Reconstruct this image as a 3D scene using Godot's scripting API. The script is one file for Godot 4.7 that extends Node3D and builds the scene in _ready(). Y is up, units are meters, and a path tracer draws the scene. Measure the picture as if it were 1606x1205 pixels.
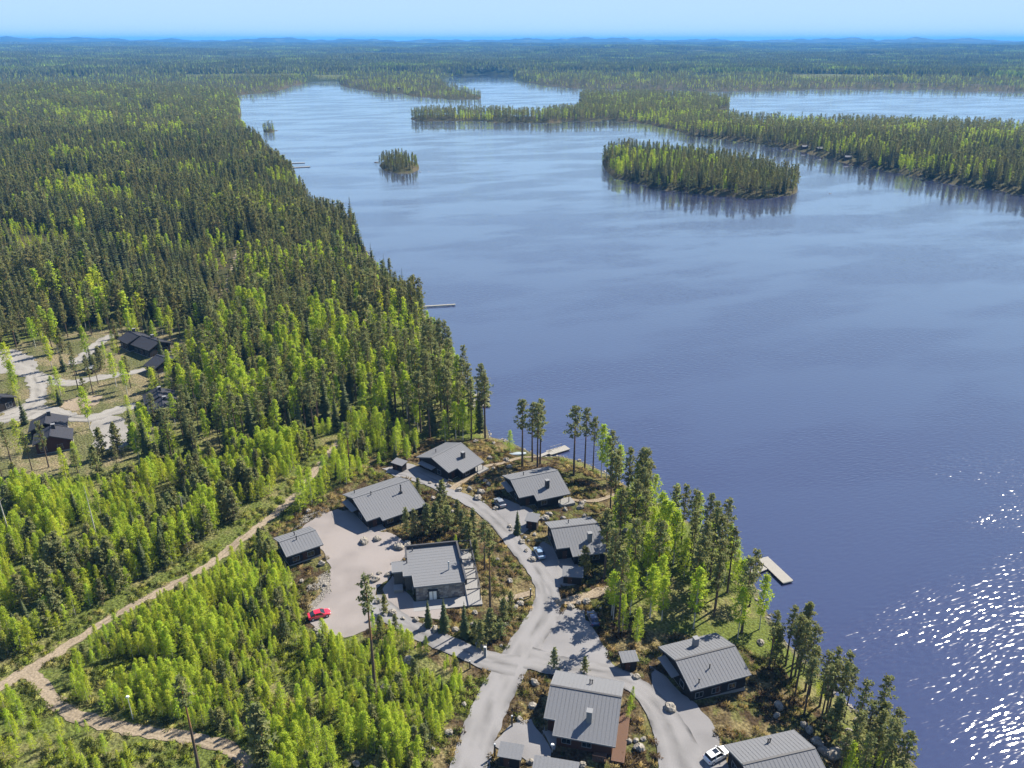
extends Node3D
# Aerial view of a lakeside cottage village in a boreal forest. y up, metres, the lake surface is y = 0.

const CAM_H := 104.0
const PITCH := 23.4
const FOCAL := 1249.0          # focal length in pixels of the 1606 x 1205 photograph
const SUN_EL := 44.0
const SUN_AZ := 49.0           # degrees to the east of the view direction

var rng := RandomNumberGenerator.new()
var taken := {}
var M := {}

# ------------------------------------------------------------------ mesh builder
class MB:
	var v := PackedVector3Array()
	var n := PackedVector3Array()
	var c := PackedColorArray()
	var col := Color(1, 1, 1)
	func tri(a: Vector3, b: Vector3, d: Vector3) -> void:   # counter-clockwise seen from outside
		var m := (b - a).cross(d - a).normalized()
		v.push_back(a); v.push_back(d); v.push_back(b)
		for i in 3:
			n.push_back(m); c.push_back(col)
	func trin(a: Vector3, b: Vector3, d: Vector3, m: Vector3) -> void:   # m: the shading normal, on the side the face is turned to
		if (b - a).cross(d - a).dot(m) < 0.0:
			v.push_back(a); v.push_back(b); v.push_back(d)
		else:
			v.push_back(a); v.push_back(d); v.push_back(b)
		for i in 3:
			n.push_back(m); c.push_back(col)
	func tris3(a: Vector3, b: Vector3, d: Vector3, na: Vector3, nb: Vector3, nd: Vector3) -> void:
		v.push_back(a); v.push_back(d); v.push_back(b)
		n.push_back(na); n.push_back(nd); n.push_back(nb)
		for i in 3:
			c.push_back(col)
	func quad(a: Vector3, b: Vector3, d: Vector3, e: Vector3) -> void:
		tri(a, b, d); tri(a, d, e)
	func hexa(p: Array) -> void:   # p[0..3] bottom, p[4..7] top, both counter-clockwise seen from above
		quad(p[3], p[2], p[1], p[0]); quad(p[4], p[5], p[6], p[7])
		for i in 4:
			var j := (i + 1) % 4
			quad(p[i], p[j], p[j + 4], p[i + 4])
	func box(lo: Vector3, hi: Vector3) -> void:
		hexa([Vector3(lo.x, lo.y, hi.z), Vector3(hi.x, lo.y, hi.z), Vector3(hi.x, lo.y, lo.z), Vector3(lo.x, lo.y, lo.z),
			Vector3(lo.x, hi.y, hi.z), Vector3(hi.x, hi.y, hi.z), Vector3(hi.x, hi.y, lo.z), Vector3(lo.x, hi.y, lo.z)])
	func bar(a: Vector3, b: Vector3, w: float, h: float) -> void:   # a beam of width w and height h from a to b
		var d := (b - a).normalized()
		var s := d.cross(Vector3.UP)
		s = (Vector3.RIGHT if s.length() < 0.01 else s.normalized()) * w / 2
		var u := s.cross(d).normalized() * h / 2
		hexa([a - s - u, a + s - u, b + s - u, b - s - u, a - s + u, a + s + u, b + s + u, b - s + u])
	func tube(pts: Array, rad: Array, sides := 6, cap := true) -> void:
		var rings := []
		var dirs := []
		for i in pts.size():
			var p: Vector3 = pts[i]
			var d: Vector3 = (pts[mini(i + 1, pts.size() - 1)] - pts[maxi(i - 1, 0)]).normalized()
			var s := d.cross(Vector3(0.31, 0.2, 0.93)).normalized()
			var u := s.cross(d)
			var ring := []
			var dd := []
			for k in sides:
				var t := TAU * k / sides
				var o := s * cos(t) + u * sin(t)
				ring.append(p + o * rad[i]); dd.append(o)
			rings.append(ring); dirs.append(dd)
		for i in pts.size() - 1:
			for k in sides:
				var j := (k + 1) % sides
				tris3(rings[i][k], rings[i + 1][k], rings[i + 1][j], dirs[i][k], dirs[i + 1][k], dirs[i + 1][j])
				tris3(rings[i][k], rings[i + 1][j], rings[i][j], dirs[i][k], dirs[i + 1][j], dirs[i][j])
		if cap:
			var e := pts.size() - 1
			for k in sides:
				tri(pts[e], rings[e][(k + 1) % sides], rings[e][k])
				tri(pts[0], rings[0][k], rings[0][(k + 1) % sides])
	func prism(poly: PackedVector2Array, top: Callable, thick: float) -> void:   # plan polygon (x, z) with a top height function
		var q := poly
		if Geometry2D.is_polygon_clockwise(q):
			q = q.duplicate(); q.reverse()
		var idx := Geometry2D.triangulate_polygon(q)
		for i in range(0, idx.size(), 3):
			var a := q[idx[i]]; var b := q[idx[i + 1]]; var d := q[idx[i + 2]]
			if (b - a).cross(d - a) > 0:
				var t := b; b = d; d = t
			var A := Vector3(a.x, top.call(a), a.y); var B := Vector3(b.x, top.call(b), b.y); var D := Vector3(d.x, top.call(d), d.y)
			tri(A, B, D)
			var o := Vector3(0, thick, 0)
			tri(A - o, D - o, B - o)
		for i in q.size():
			var a := q[i]; var b := q[(i + 1) % q.size()]
			var A := Vector3(a.x, top.call(a), a.y); var B := Vector3(b.x, top.call(b), b.y)
			var o := Vector3(0, thick, 0)
			var out := Vector3(b.y - a.y, 0, -(b.x - a.x))
			if (B - A).cross(o).dot(out) * (1.0 if not Geometry2D.is_polygon_clockwise(q) else -1.0) > 0:
				quad(A - o, B - o, B, A)
			else:
				quad(B - o, A - o, A, B)
	func mesh(m: Material) -> ArrayMesh:
		var am := ArrayMesh.new()
		add_to(am, m)
		return am
	func add_to(am: ArrayMesh, m: Material) -> void:
		var a := []
		a.resize(Mesh.ARRAY_MAX)
		a[Mesh.ARRAY_VERTEX] = v; a[Mesh.ARRAY_NORMAL] = n; a[Mesh.ARRAY_COLOR] = c
		am.add_surface_from_arrays(Mesh.PRIMITIVE_TRIANGLES, a)
		am.surface_set_material(am.get_surface_count() - 1, m)

# ------------------------------------------------------------------ naming
func numbered(called: String) -> String:
	if not taken.has(called):
		taken[called] = 0
		return called
	taken[called] += 1
	return "%s_%03d" % [called, taken[called]]

func tag(o: Node, label := "", category := "", group := "", kind := "") -> void:
	if label: o.set_meta("label", label)
	if category: o.set_meta("category", category)
	if group: o.set_meta("group", group)
	if kind: o.set_meta("kind", kind)

func thing(called: String, at: Vector3, turn: float, label: String, category: String, group := "") -> Node3D:
	var o := Node3D.new()
	o.name = numbered(called)
	add_child(o)
	o.position = at
	o.rotation.y = turn
	tag(o, label, category, group)
	return o

func part(called: String, mesh: Mesh, parent: Node3D, mat: Material = null) -> MeshInstance3D:
	var o := MeshInstance3D.new()
	o.name = called
	o.mesh = mesh
	if mat: o.material_override = mat
	parent.add_child(o, true)
	return o

func single(called: String, mesh: Mesh, label: String, category: String, group := "", kind := "") -> MeshInstance3D:
	var o := MeshInstance3D.new()
	o.name = numbered(called)
	o.mesh = mesh
	add_child(o)
	tag(o, label, category, group, kind)
	return o

# ------------------------------------------------------------------ camera maths and terrain
const TH0 := -52.0
const DTH := 0.2
const NT := 521
const R0 := 50.0
const GA := 1.008
const NA := 315                # rows of the fine part
const GB := 1.02
const NB := 192
var NR := NA + NB
var R1 := R0 * pow(GA, NA - 1)
var hgt := PackedFloat32Array()
var landm := PackedFloat32Array()
var shore_px := [[1500,1300],[1440,1205],[1395,1160],[1350,1120],[1310,1090],[1280,1050],[1235,1010],[1205,965],[1185,920],[1165,885],[1130,855],[1090,825],[1050,800],[1015,780],[985,764],[950,742],[915,725],[880,716],[845,716],[815,701],[790,690],[768,686],[760,660],[745,630],[725,590],[705,553],[690,520],[668,495],[640,465],[600,428],[575,395],[555,362],[510,340],[480,310],[455,272],[430,250],[415,235],[395,215],[375,195],[380,172],[370,150]]
var shore := PackedVector2Array()
var mainland := PackedVector2Array()
var lake := PackedVector2Array()
var isles := []
var nz := FastNoiseLite.new()
var nz2 := FastNoiseLite.new()

func ray(px: float, py: float) -> Vector3:
	var p := deg_to_rad(PITCH)
	var f := Vector3(0, -sin(p), -cos(p))
	var u := Vector3(0, cos(p), -sin(p))
	return f + Vector3.RIGHT * (px - 803.0) / FOCAL - u * (py - 602.5) / FOCAL

func on_level(px: float, py: float, y := 0.0) -> Vector3:
	var d := ray(px, py)
	return Vector3(0, CAM_H, 0) + d * ((y - CAM_H) / d.y)

func flat2(px: float, py: float) -> Vector2:
	var w := on_level(px, py)
	return Vector2(w.x, w.z)

func on_ground(px: float, py: float) -> Vector3:
	var y := 4.0
	var w := Vector3.ZERO
	for i in 10:
		w = on_level(px, py, y)
		y = h(w.x, w.z)
	return Vector3(w.x, y, w.z)

func to_px(w: Vector3) -> Vector2:
	var p := deg_to_rad(PITCH)
	var q := w - Vector3(0, CAM_H, 0)
	var z := q.dot(Vector3(0, -sin(p), -cos(p)))
	if z < 1.0:
		return Vector2(-9999, -9999)
	return Vector2(803.0 + FOCAL * q.x / z, 602.5 - FOCAL * q.dot(Vector3(0, cos(p), -sin(p))) / z)

func top_height(base: Vector3, px: float, py: float) -> float:   # height of a thing on that base whose top is seen at that pixel
	var d := ray(px, py)
	return CAM_H + d.y * (base.z / d.z) - base.y

func ground_poly(px: Array) -> PackedVector2Array:
	var o := PackedVector2Array()
	for a in px:
		var w := on_ground(a[0], a[1])
		o.append(Vector2(w.x, w.z))
	return o

func radius(i: int) -> float:
	return R0 * pow(GA, i) if i < NA else R1 * pow(GB, i - NA + 1)

func row_of(r: float) -> float:
	return log(r / R0) / log(GA) if r <= R1 else NA - 1 + log(r / R1) / log(GB)

func grid_at(a: PackedFloat32Array, x: float, z: float) -> float:
	var r := clampf(sqrt(x * x + z * z), R0, radius(NR - 1) * 0.999)
	var fi := clampf(row_of(r), 0, NR - 1.001)
	var fj := clampf((rad_to_deg(atan2(x, -z)) - TH0) / DTH, 0, NT - 1.001)
	var i := int(fi); var j := int(fj)
	var ti := fi - i; var tj := fj - j
	var k := i * NT + j
	return lerpf(lerpf(a[k], a[k + 1], tj), lerpf(a[k + NT], a[k + NT + 1], tj), ti)

func h(x: float, z: float) -> float:
	return grid_at(hgt, x, z)

func shore_dist(q: Vector2) -> float:
	var best := 1e12
	for i in shore.size() - 1:
		var a := shore[i]
		var ab := shore[i + 1] - a
		var t := clampf((q - a).dot(ab) / ab.length_squared(), 0.0, 1.0)
		best = minf(best, (a + ab * t).distance_squared_to(q))
	return sqrt(best)

func far_rise(r: float, deg: float, x: float, z: float) -> float:
	if r < 1700.0:
		return 0.0
	var k := clampf((r - 1700.0) / 12500.0, 0.0, 1.0)
	var y := 72.0 * pow(k, 0.85)
	y += nz2.get_noise_2d(x * 0.35, z * 0.35) * 34.0 * smoothstep(0.03, 0.3, k) * (1.0 - 0.6 * smoothstep(0.5, 1.0, k))
	y += 46.0 * smoothstep(11500.0, 14500.0, r) * (0.62 + nz.get_noise_1d(deg * 26.0) * 1.15 + nz.get_noise_1d(deg * 110.0) * 0.4)
	y += 22.0 * smoothstep(-16.0, -33.0, deg) * smoothstep(10500.0, 14500.0, r)
	return y * (1.0 - 0.5 * smoothstep(16000.0, 20000.0, r))

func build_terrain() -> void:
	nz.seed = 4; nz.frequency = 0.01; nz.fractal_octaves = 4
	nz2.seed = 11; nz2.frequency = 0.0016; nz2.fractal_octaves = 4
	for a in shore_px: shore.append(flat2(a[0], a[1]))
	mainland = shore.duplicate()
	for q in [Vector2(-4000, -1750), Vector2(-4000, 300), Vector2(300, 300), Vector2(140, -20)]: mainland.append(q)
	lake = shore.duplicate()
	for a in [[385,148],[430,144],[440,141],[455,136],[490,128],[530,127],[535,134],[557,139],[596,145],[633,147],[637,150],[686,155],[735,157],[755,156],[756,151],[735,145],[705,137],[690,125],[715,119],[760,117],[802,117],[806,125],[850,133],[908,139],[1145,143],[1300,139.5],[1450,139],[1606,144],[2300,152],[3600,600],[3600,1400]]:
		lake.append(flat2(a[0], a[1]))
	for l in [
		[[638,187],[650,190],[700,191],[760,191],[850,193],[900,190],[960,189],[1010,193],[1060,204],[1085,214],[1130,218],[1180,224],[1250,236],[1330,257],[1420,274],[1500,290],[1606,306],[1800,335],[2300,380],[2300,240],[1900,220],[1606,205],[1500,201],[1400,198],[1300,196],[1200,193],[1150,187],[1110,179],[1146,169],[1143,162],[1100,154],[1000,150],[913,152],[906,157],[913,161],[905,174],[850,182],[750,181],[660,181]],
		[[594,258],[600,267],[620,271],[645,271],[656,266],[655,258],[640,252],[610,251]],
		[[944,253],[948,266],[965,279],[1000,288],[1040,297],[1090,304],[1150,309],[1190,312],[1235,308],[1254,300],[1250,288],[1200,272],[1130,257],[1050,246],[980,240],[955,243]],
		[[412,202],[431,202],[432,207],[413,208]]]:
		var p := PackedVector2Array()
		for a in l: p.append(flat2(a[0], a[1]))
		isles.append(p)
	var N := NR * NT
	landm.resize(N); hgt.resize(N)
	var X := PackedFloat32Array(); X.resize(N)
	var Z := PackedFloat32Array(); Z.resize(N)
	for i in NR:
		var r := radius(i)
		for j in NT:
			var t := deg_to_rad(TH0 + DTH * j)
			var q := Vector2(r * sin(t), -r * cos(t))
			var land := 1.0
			if r < 3400.0 and Geometry2D.is_point_in_polygon(q, lake):
				land = 0.0
				if r > 480.0:
					for p in isles:
						if Geometry2D.is_point_in_polygon(q, p): land = 1.0
			landm[i * NT + j] = land
			X[i * NT + j] = q.x; Z[i * NT + j] = q.y
	# a soft version of the land mask, for the far shores
	var soft := landm.duplicate()
	for pass_ in 2:
		var w := soft.duplicate()
		for i in range(1, NR - 1):
			for j in range(1, NT - 1):
				var k := i * NT + j
				soft[k] = (w[k] * 2.0 + w[k - 1] + w[k + 1] + w[k - NT] + w[k + NT]) / 6.0
	for i in NR:
		var r := radius(i)
		for j in NT:
			var k := i * NT + j
			var q := Vector2(X[k], Z[k])
			var y := 0.0
			var deg := TH0 + DTH * j
			if r < 2000.0 and landm[k] > 0.5 and Geometry2D.is_point_in_polygon(q, mainland):
				var d := shore_dist(q)
				y = 4.0 * (1.0 - exp(-d / 12.0)) + 0.02 * minf(d, 400.0) + nz.get_noise_2d(q.x * 1.2, q.y * 1.2) * 0.5 * smoothstep(0.0, 20.0, d)
				if d > 120.0: y += nz2.get_noise_2d(q.x * 3.0, q.y * 3.0) * 9.0 * smoothstep(120.0, 300.0, d)
			elif r < 460.0:
				y = -minf(shore_dist(q) * 0.3, 3.0)
			else:
				y = (soft[k] - 0.5) * 5.0
				if landm[k] > 0.5: y += nz.get_noise_2d(q.x * 0.5, q.y * 0.5) * 1.2 + 0.3
			if soft[k] > 0.95: y += far_rise(r, deg, q.x, q.y)
			hgt[k] = y
	# one sheet of ground out to the horizon
	var v := PackedVector3Array(); v.resize(N)
	var c := PackedColorArray(); c.resize(N)
	var nn := PackedVector3Array(); nn.resize(N)
	var clearing := ground_poly([[-60,560],[120,520],[250,505],[330,540],[290,610],[260,665],[215,715],[140,745],[-60,760]])
	var village := ground_poly([[420,830],[520,770],[600,700],[680,685],[770,690],[850,716],[985,764],[1000,800],[945,830],[950,905],[1000,985],[1150,1010],[1220,1040],[1330,1160],[1440,1260],[630,1260],[735,1075],[640,1010],[480,985],[455,895]])
	for i in NR:
		var r := radius(i)
		for j in NT:
			var k := i * NT + j
			var x := X[k]; var z := Z[k]; var y := hgt[k]
			v[k] = Vector3(x, y, z)
			var a := nz.get_noise_2d(x * 6.0, z * 6.0)
			var b := nz.get_noise_2d(x * 22.0 + 50.0, z * 22.0)
			var floor_ := Color(0.085, 0.09, 0.04).lerp(Color(0.15, 0.125, 0.07), clampf(a * 1.2 + b * 0.8 + 0.35, 0, 1))
			if r < 340.0:
				var q := Vector2(x, z)
				if Geometry2D.is_point_in_polygon(q, village):
					floor_ = Color(0.085, 0.062, 0.036).lerp(Color(0.25, 0.205, 0.105), clampf(a * 1.6 + b * 1.3 + 0.32, 0, 1))
					if b - a > 0.22: floor_ = floor_.lerp(Color(0.13, 0.15, 0.045), 0.6)
				elif Geometry2D.is_point_in_polygon(q, clearing):
					floor_ = Color(0.15, 0.16, 0.07).lerp(Color(0.30, 0.25, 0.15), clampf(a * 1.5 + b + 0.3, 0, 1))
				else:
					floor_ = Color(0.14, 0.17, 0.045).lerp(Color(0.24, 0.22, 0.10), clampf(a * 1.4 + b + 0.15, 0, 1))
			elif r > 2300.0:
				floor_ = Color(0.06, 0.075, 0.035)
			if r > 2300.0 and nz2.get_noise_2d(x * 1.1 + 900.0, z * 1.1) > 0.36: floor_ = Color(0.17, 0.19, 0.075)
			if y < 0.45 and r < 900.0: floor_ = floor_.lerp(Color(0.17, 0.15, 0.11), 0.75)
			c[k] = floor_
	var ind := PackedInt32Array(); ind.resize((NR - 1) * (NT - 1) * 6)
	var p_ := 0
	for i in NR - 1:
		for j in NT - 1:
			var k := i * NT + j
			ind[p_] = k; ind[p_ + 1] = k + NT; ind[p_ + 2] = k + 1
			ind[p_ + 3] = k + 1; ind[p_ + 4] = k + NT; ind[p_ + 5] = k + NT + 1
			p_ += 6
	for i in NR:
		for j in NT:
			var k := i * NT + j
			var e := v[mini(j + 1, NT - 1) + i * NT] - v[maxi(j - 1, 0) + i * NT]
			var f := v[mini(i + 1, NR - 1) * NT + j] - v[maxi(i - 1, 0) * NT + j]
			nn[k] = e.cross(f).normalized()
	var arr := []
	arr.resize(Mesh.ARRAY_MAX)
	arr[Mesh.ARRAY_VERTEX] = v; arr[Mesh.ARRAY_NORMAL] = nn; arr[Mesh.ARRAY_COLOR] = c; arr[Mesh.ARRAY_INDEX] = ind
	var am := ArrayMesh.new()
	am.add_surface_from_arrays(Mesh.PRIMITIVE_TRIANGLES, arr)
	am.surface_set_material(0, M.ground)
	single("ground", am, "forest floor, heath and shore that carry the whole place", "ground", "", "structure")

func swell(x: float, z: float) -> float:   # long low swell left by the wind
	return smoothstep(200.0, 600.0, sqrt(x * x + z * z)) * 0.2 * nz2.get_noise_2d(x * 5.0 + z * 1.2, z * 13.0) + smoothstep(200.0, 600.0, sqrt(x * x + z * z)) * 0.05 * nz.get_noise_2d(x * 2.2, z * 6.0)

func build_water() -> void:
	var rows := []
	var r := 40.0
	while r < 3600.0:
		rows.append(r); r *= 1.014
	var nt := 217
	var v := PackedVector3Array(); var n := PackedVector3Array(); var uv := PackedVector2Array(); var ind := PackedInt32Array()
	var dirn := deg_to_rad(20.0)
	for i in rows.size():
		for j in nt:
			var t := deg_to_rad(-54.0 + 108.0 * j / (nt - 1))
			var x: float = rows[i] * sin(t); var z: float = -rows[i] * cos(t)
			var e: float = 1.0 + rows[i] * 0.012
			var y0 := swell(x, z)
			v.append(Vector3(x, y0, z)); n.append(Vector3((swell(x - e, z) - swell(x + e, z)) / (2.0 * e), 1.0, (swell(x, z - e) - swell(x, z + e)) / (2.0 * e)).normalized())
			var wx := x + 5.0 * nz2.get_noise_2d(x * 4.0, z * 4.0)
			var wz := z + 5.0 * nz2.get_noise_2d(x * 4.0 + 700.0, z * 4.0)
			uv.append(Vector2((wx * cos(dirn) - wz * sin(dirn)) / 900.0, (wx * sin(dirn) + wz * cos(dirn)) / 330.0))
	for i in rows.size() - 1:
		for j in nt - 1:
			var k := i * nt + j
			ind.append_array([k, k + nt, k + 1, k + 1, k + nt, k + nt + 1])
	var arr := []
	arr.resize(Mesh.ARRAY_MAX)
	arr[Mesh.ARRAY_VERTEX] = v; arr[Mesh.ARRAY_NORMAL] = n; arr[Mesh.ARRAY_TEX_UV] = uv; arr[Mesh.ARRAY_INDEX] = ind
	var am := ArrayMesh.new()
	am.add_surface_from_arrays(Mesh.PRIMITIVE_TRIANGLES, arr)
	am.surface_set_material(0, M.water)
	single("lake_water", am, "wide blue rippled lake stretching between forested shores", "water", "", "structure")

# ------------------------------------------------------------------ materials
func noise_tex(size: int, freq: float, oct: int, sd: int, lo := 0.0, hi := 1.0, kind := FastNoiseLite.TYPE_SIMPLEX_SMOOTH) -> NoiseTexture2D:
	var f := FastNoiseLite.new()
	f.noise_type = kind; f.seed = sd; f.frequency = freq; f.fractal_octaves = oct
	var t := NoiseTexture2D.new()
	t.width = size; t.height = size; t.noise = f; t.seamless = true; t.normalize = true
	var g := Gradient.new()
	g.set_color(0, Color(lo, lo, lo)); g.set_color(1, Color(hi, hi, hi))
	t.color_ramp = g
	return t

func mat(key: String, lin: Color, rough := 0.8, spec := 0.3) -> StandardMaterial3D:
	var m := StandardMaterial3D.new()
	m.resource_name = key
	m.albedo_color = lin.linear_to_srgb()
	m.roughness = rough
	m.metallic_specular = spec
	M[key] = m
	return m

func grain(m: StandardMaterial3D, tex: Texture2D, scale: float, bump: Texture2D = null, depth := 0.0) -> void:
	m.uv1_triplanar = true
	m.uv1_world_triplanar = true
	m.uv1_scale = Vector3.ONE * scale
	m.albedo_texture = tex
	if bump:
		m.heightmap_enabled = true
		m.heightmap_texture = bump
		m.heightmap_scale = depth

func wind_maps() -> Array:   # ripples that gusts raise in patches: height, roughness, and the calm left between
	var n := 2048
	var f := FastNoiseLite.new(); f.seed = 21; f.frequency = 0.17; f.fractal_octaves = 3; f.noise_type = FastNoiseLite.TYPE_SIMPLEX_SMOOTH
	var g := FastNoiseLite.new(); g.seed = 8; g.frequency = 0.012; g.fractal_octaves = 5; g.fractal_gain = 0.55
	var fine := f.get_seamless_image(n, n).get_data()
	var gi := g.get_seamless_image(512, 512)
	gi.resize(n, n, Image.INTERPOLATE_CUBIC)
	var gust := gi.get_data()
	var hgt_ := PackedFloat32Array(); hgt_.resize(n * n)
	var ro := PackedByteArray(); ro.resize(n * n)
	var co := PackedByteArray(); co.resize(n * n)
	var lut := PackedFloat32Array()
	for i in 256: lut.append(smoothstep(0.30, 0.66, i / 255.0))
	for i in n * n:
		var k := lut[gust[i]]
		hgt_[i] = 0.5 + (fine[i] / 255.0 - 0.5) * (0.5 + 0.5 * k)
		ro[i] = int(95.0 + 160.0 * k)
		co[i] = int(255.0 - 110.0 * k)
	return [ImageTexture.create_from_image(Image.create_from_data(n, n, false, Image.FORMAT_RF, hgt_.to_byte_array())),
		ImageTexture.create_from_image(Image.create_from_data(n, n, false, Image.FORMAT_L8, ro)),
		ImageTexture.create_from_image(Image.create_from_data(n, n, false, Image.FORMAT_L8, co))]

func make_materials() -> void:
	var speck := noise_tex(1024, 0.02, 5, 3, 0.45, 1.0)
	var fine := noise_tex(512, 0.05, 5, 5, 0.72, 1.0)
	var worn := noise_tex(1024, 0.03, 5, 15, 0.88, 1.0)
	var rough_h := noise_tex(512, 0.03, 5, 8)
	var g := mat("ground", Color(1.35, 1.35, 1.35), 0.95, 0.1)
	g.albedo_color = Color(1, 1, 1)
	g.vertex_color_use_as_albedo = true
	grain(g, speck, 1.0 / 14.0, rough_h, 22.0)
	var w := mat("water", Color(0.026, 0.031, 0.075), 0.075, 0.7)
	var wind := wind_maps()
	w.heightmap_enabled = true
	w.heightmap_texture = wind[0]
	w.heightmap_scale = 14.0
	w.roughness = 0.075
	w.roughness_texture = wind[1]
	w.clearcoat_enabled = true; w.clearcoat = 1.0; w.clearcoat_roughness = 0.05
	w.clearcoat_texture = wind[2]
	grain(mat("gravel_road", Color(0.25, 0.244, 0.248), 0.95, 0.15), noise_tex(1024, 0.045, 5, 9, 0.72, 1.0), 1.0 / 7.0, rough_h, 0.3)
	grain(mat("brown_gravel", Color(0.285, 0.258, 0.247), 0.95, 0.15), noise_tex(1024, 0.045, 5, 19, 0.70, 1.0), 1.0 / 7.0, rough_h, 0.3)
	grain(mat("sand_track", Color(0.30, 0.245, 0.18), 0.95, 0.1), noise_tex(1024, 0.02, 6, 29, 0.7, 1.0), 1.0 / 10.0, rough_h, 2.0)
	grain(mat("pale_gravel", Color(0.28, 0.267, 0.25), 0.95, 0.1), noise_tex(1024, 0.03, 6, 33, 0.78, 1.0), 1.0 / 12.0, rough_h, 1.0)
	for k in ["gravel_road", "brown_gravel", "sand_track", "pale_gravel"]: M[k].vertex_color_use_as_albedo = true
	grain(mat("roof_felt", Color(0.14, 0.144, 0.155), 0.85, 0.25), worn, 1.0 / 9.0)
	grain(mat("roof_black", Color(0.042, 0.044, 0.056), 0.75, 0.3), fine, 1.0 / 3.0)
	grain(mat("dark_wall", Color(0.028, 0.024, 0.024), 0.8, 0.3), fine, 1.0 / 2.0)
	grain(mat("brown_wall", Color(0.085, 0.04, 0.026), 0.8, 0.3), fine, 1.0 / 2.0)
	grain(mat("plinth", Color(0.28, 0.28, 0.28), 0.9, 0.2), fine, 1.0 / 2.0)
	grain(mat("trim", Color(0.22, 0.225, 0.238), 0.7, 0.3), fine, 1.0 / 2.0)
	mat("dark_trim", Color(0.04, 0.04, 0.045), 0.6, 0.4)
	mat("white_paint", Color(0.75, 0.75, 0.74), 0.5, 0.4)
	grain(mat("pale_deck", Color(0.28, 0.276, 0.272), 0.85, 0.2), fine, 1.0 / 1.5)
	grain(mat("grey_deck", Color(0.36, 0.345, 0.315), 0.85, 0.2), fine, 1.0 / 1.5)
	grain(mat("red_deck", Color(0.14, 0.085, 0.06), 0.8, 0.2), fine, 1.0 / 1.5)
	grain(mat("stone", Color(0.19, 0.175, 0.17), 0.9, 0.2), noise_tex(512, 0.03, 4, 41, 0.45, 1.0), 1.0 / 2.0, rough_h, 4.0)
	grain(mat("boulder", Color(0.37, 0.34, 0.295), 0.95, 0.2), noise_tex(512, 0.012, 6, 51, 0.5, 1.0), 1.0 / 4.0, rough_h, 6.0)
	mat("rubble", Color(1, 1, 1), 0.95, 0.2).vertex_color_use_as_albedo = true
	mat("metal", Color(0.03, 0.03, 0.033), 0.5, 0.5)
	mat("steel", Color(0.35, 0.36, 0.37), 0.4, 0.5)
	mat("tyre", Color(0.015, 0.015, 0.015), 0.9, 0.2)
	mat("rim", Color(0.5, 0.5, 0.52), 0.3, 0.5)
	mat("glass", Color(0.012, 0.015, 0.02), 0.06, 0.6)
	mat("head_glass", Color(0.7, 0.72, 0.75), 0.1, 0.6)
	mat("tail_red", Color(0.35, 0.01, 0.012), 0.2, 0.5)
	for a in [["paint_red", Color(0.50, 0.006, 0.026)], ["paint_white", Color(0.55, 0.56, 0.58)], ["paint_blue", Color(0.15, 0.22, 0.31)], ["paint_shaded_silver", Color(0.15, 0.16, 0.18)], ["paint_navy", Color(0.02, 0.035, 0.09)]]:  # the silver is darkened: the cottage shadow on that car is in its colour
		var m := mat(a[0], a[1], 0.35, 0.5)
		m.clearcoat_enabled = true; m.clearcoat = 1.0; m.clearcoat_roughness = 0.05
	mat("boat_hull", Color(0.36, 0.42, 0.46), 0.5, 0.4)
	mat("bark", Color(1, 1, 1), 0.9, 0.15).vertex_color_use_as_albedo = true
	for a in [["needle", 0.9], ["leaf", 1.0], ["far_leaf", 0.6]]:
		var m := mat(a[0], Color(1, 1, 1), 0.75, 0.25)
		m.vertex_color_use_as_albedo = true
		m.backlight_enabled = true
		m.backlight = Color(a[1], a[1], a[1] * 0.7).linear_to_srgb()

# ------------------------------------------------------------------ trees
const PINE := Color(0.165, 0.176, 0.072)
const SPRUCE := Color(0.10, 0.122, 0.055)
const BIRCH := Color(0.345, 0.43, 0.042)

func rv(s := 1.0) -> Vector3:
	return Vector3(rng.randf_range(-s, s), rng.randf_range(-s, s), rng.randf_range(-s, s))

func shade_of(c: Color, amount := 0.22) -> Color:
	var k := 1.0 + rng.randf_range(-amount, amount)
	return Color(c.r * k * (1.0 + rng.randf_range(-0.08, 0.08)), c.g * k, c.b * k * (1.0 + rng.randf_range(-0.1, 0.1)))

func tuft(b: MB, p: Vector3, s: float, count: int, away: Vector3, spread := 1.0) -> void:
	for i in count:
		var q := p + rv(s * 0.75 * spread)
		var m := (rv(0.8) + away * 0.35 + Vector3(0, 0.55, 0)).normalized()   # leaves and sprays lie more flat than upright
		var e := m.cross(rv()).normalized()
		var d := e.cross(m)
		b.trin(q - e * s * 0.5, q + e * s * 0.5, q + d * s * 1.1, m)

func trunk_mesh(hh: float, r: float, lo: Color, hi: Color, sides: int, bend: float) -> MB:
	var b := MB.new()
	var off := rv(bend); off.y = 0
	var pts := []; var rad := []
	for i in 5:
		var u := i / 4.0
		pts.append(Vector3(0, hh * u - (0.4 if i == 0 else 0.0), 0) + off * sin(u * 3.0) * 0.5)
		rad.append(r * (1.0 - 0.8 * u))
	for i in 4:
		b.col = lo.lerp(hi, smoothstep(0.3, 0.7, i / 4.0 + 0.1))
		b.tube(pts.slice(i, i + 2), rad.slice(i, i + 2), sides, false)
	return b

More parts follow.
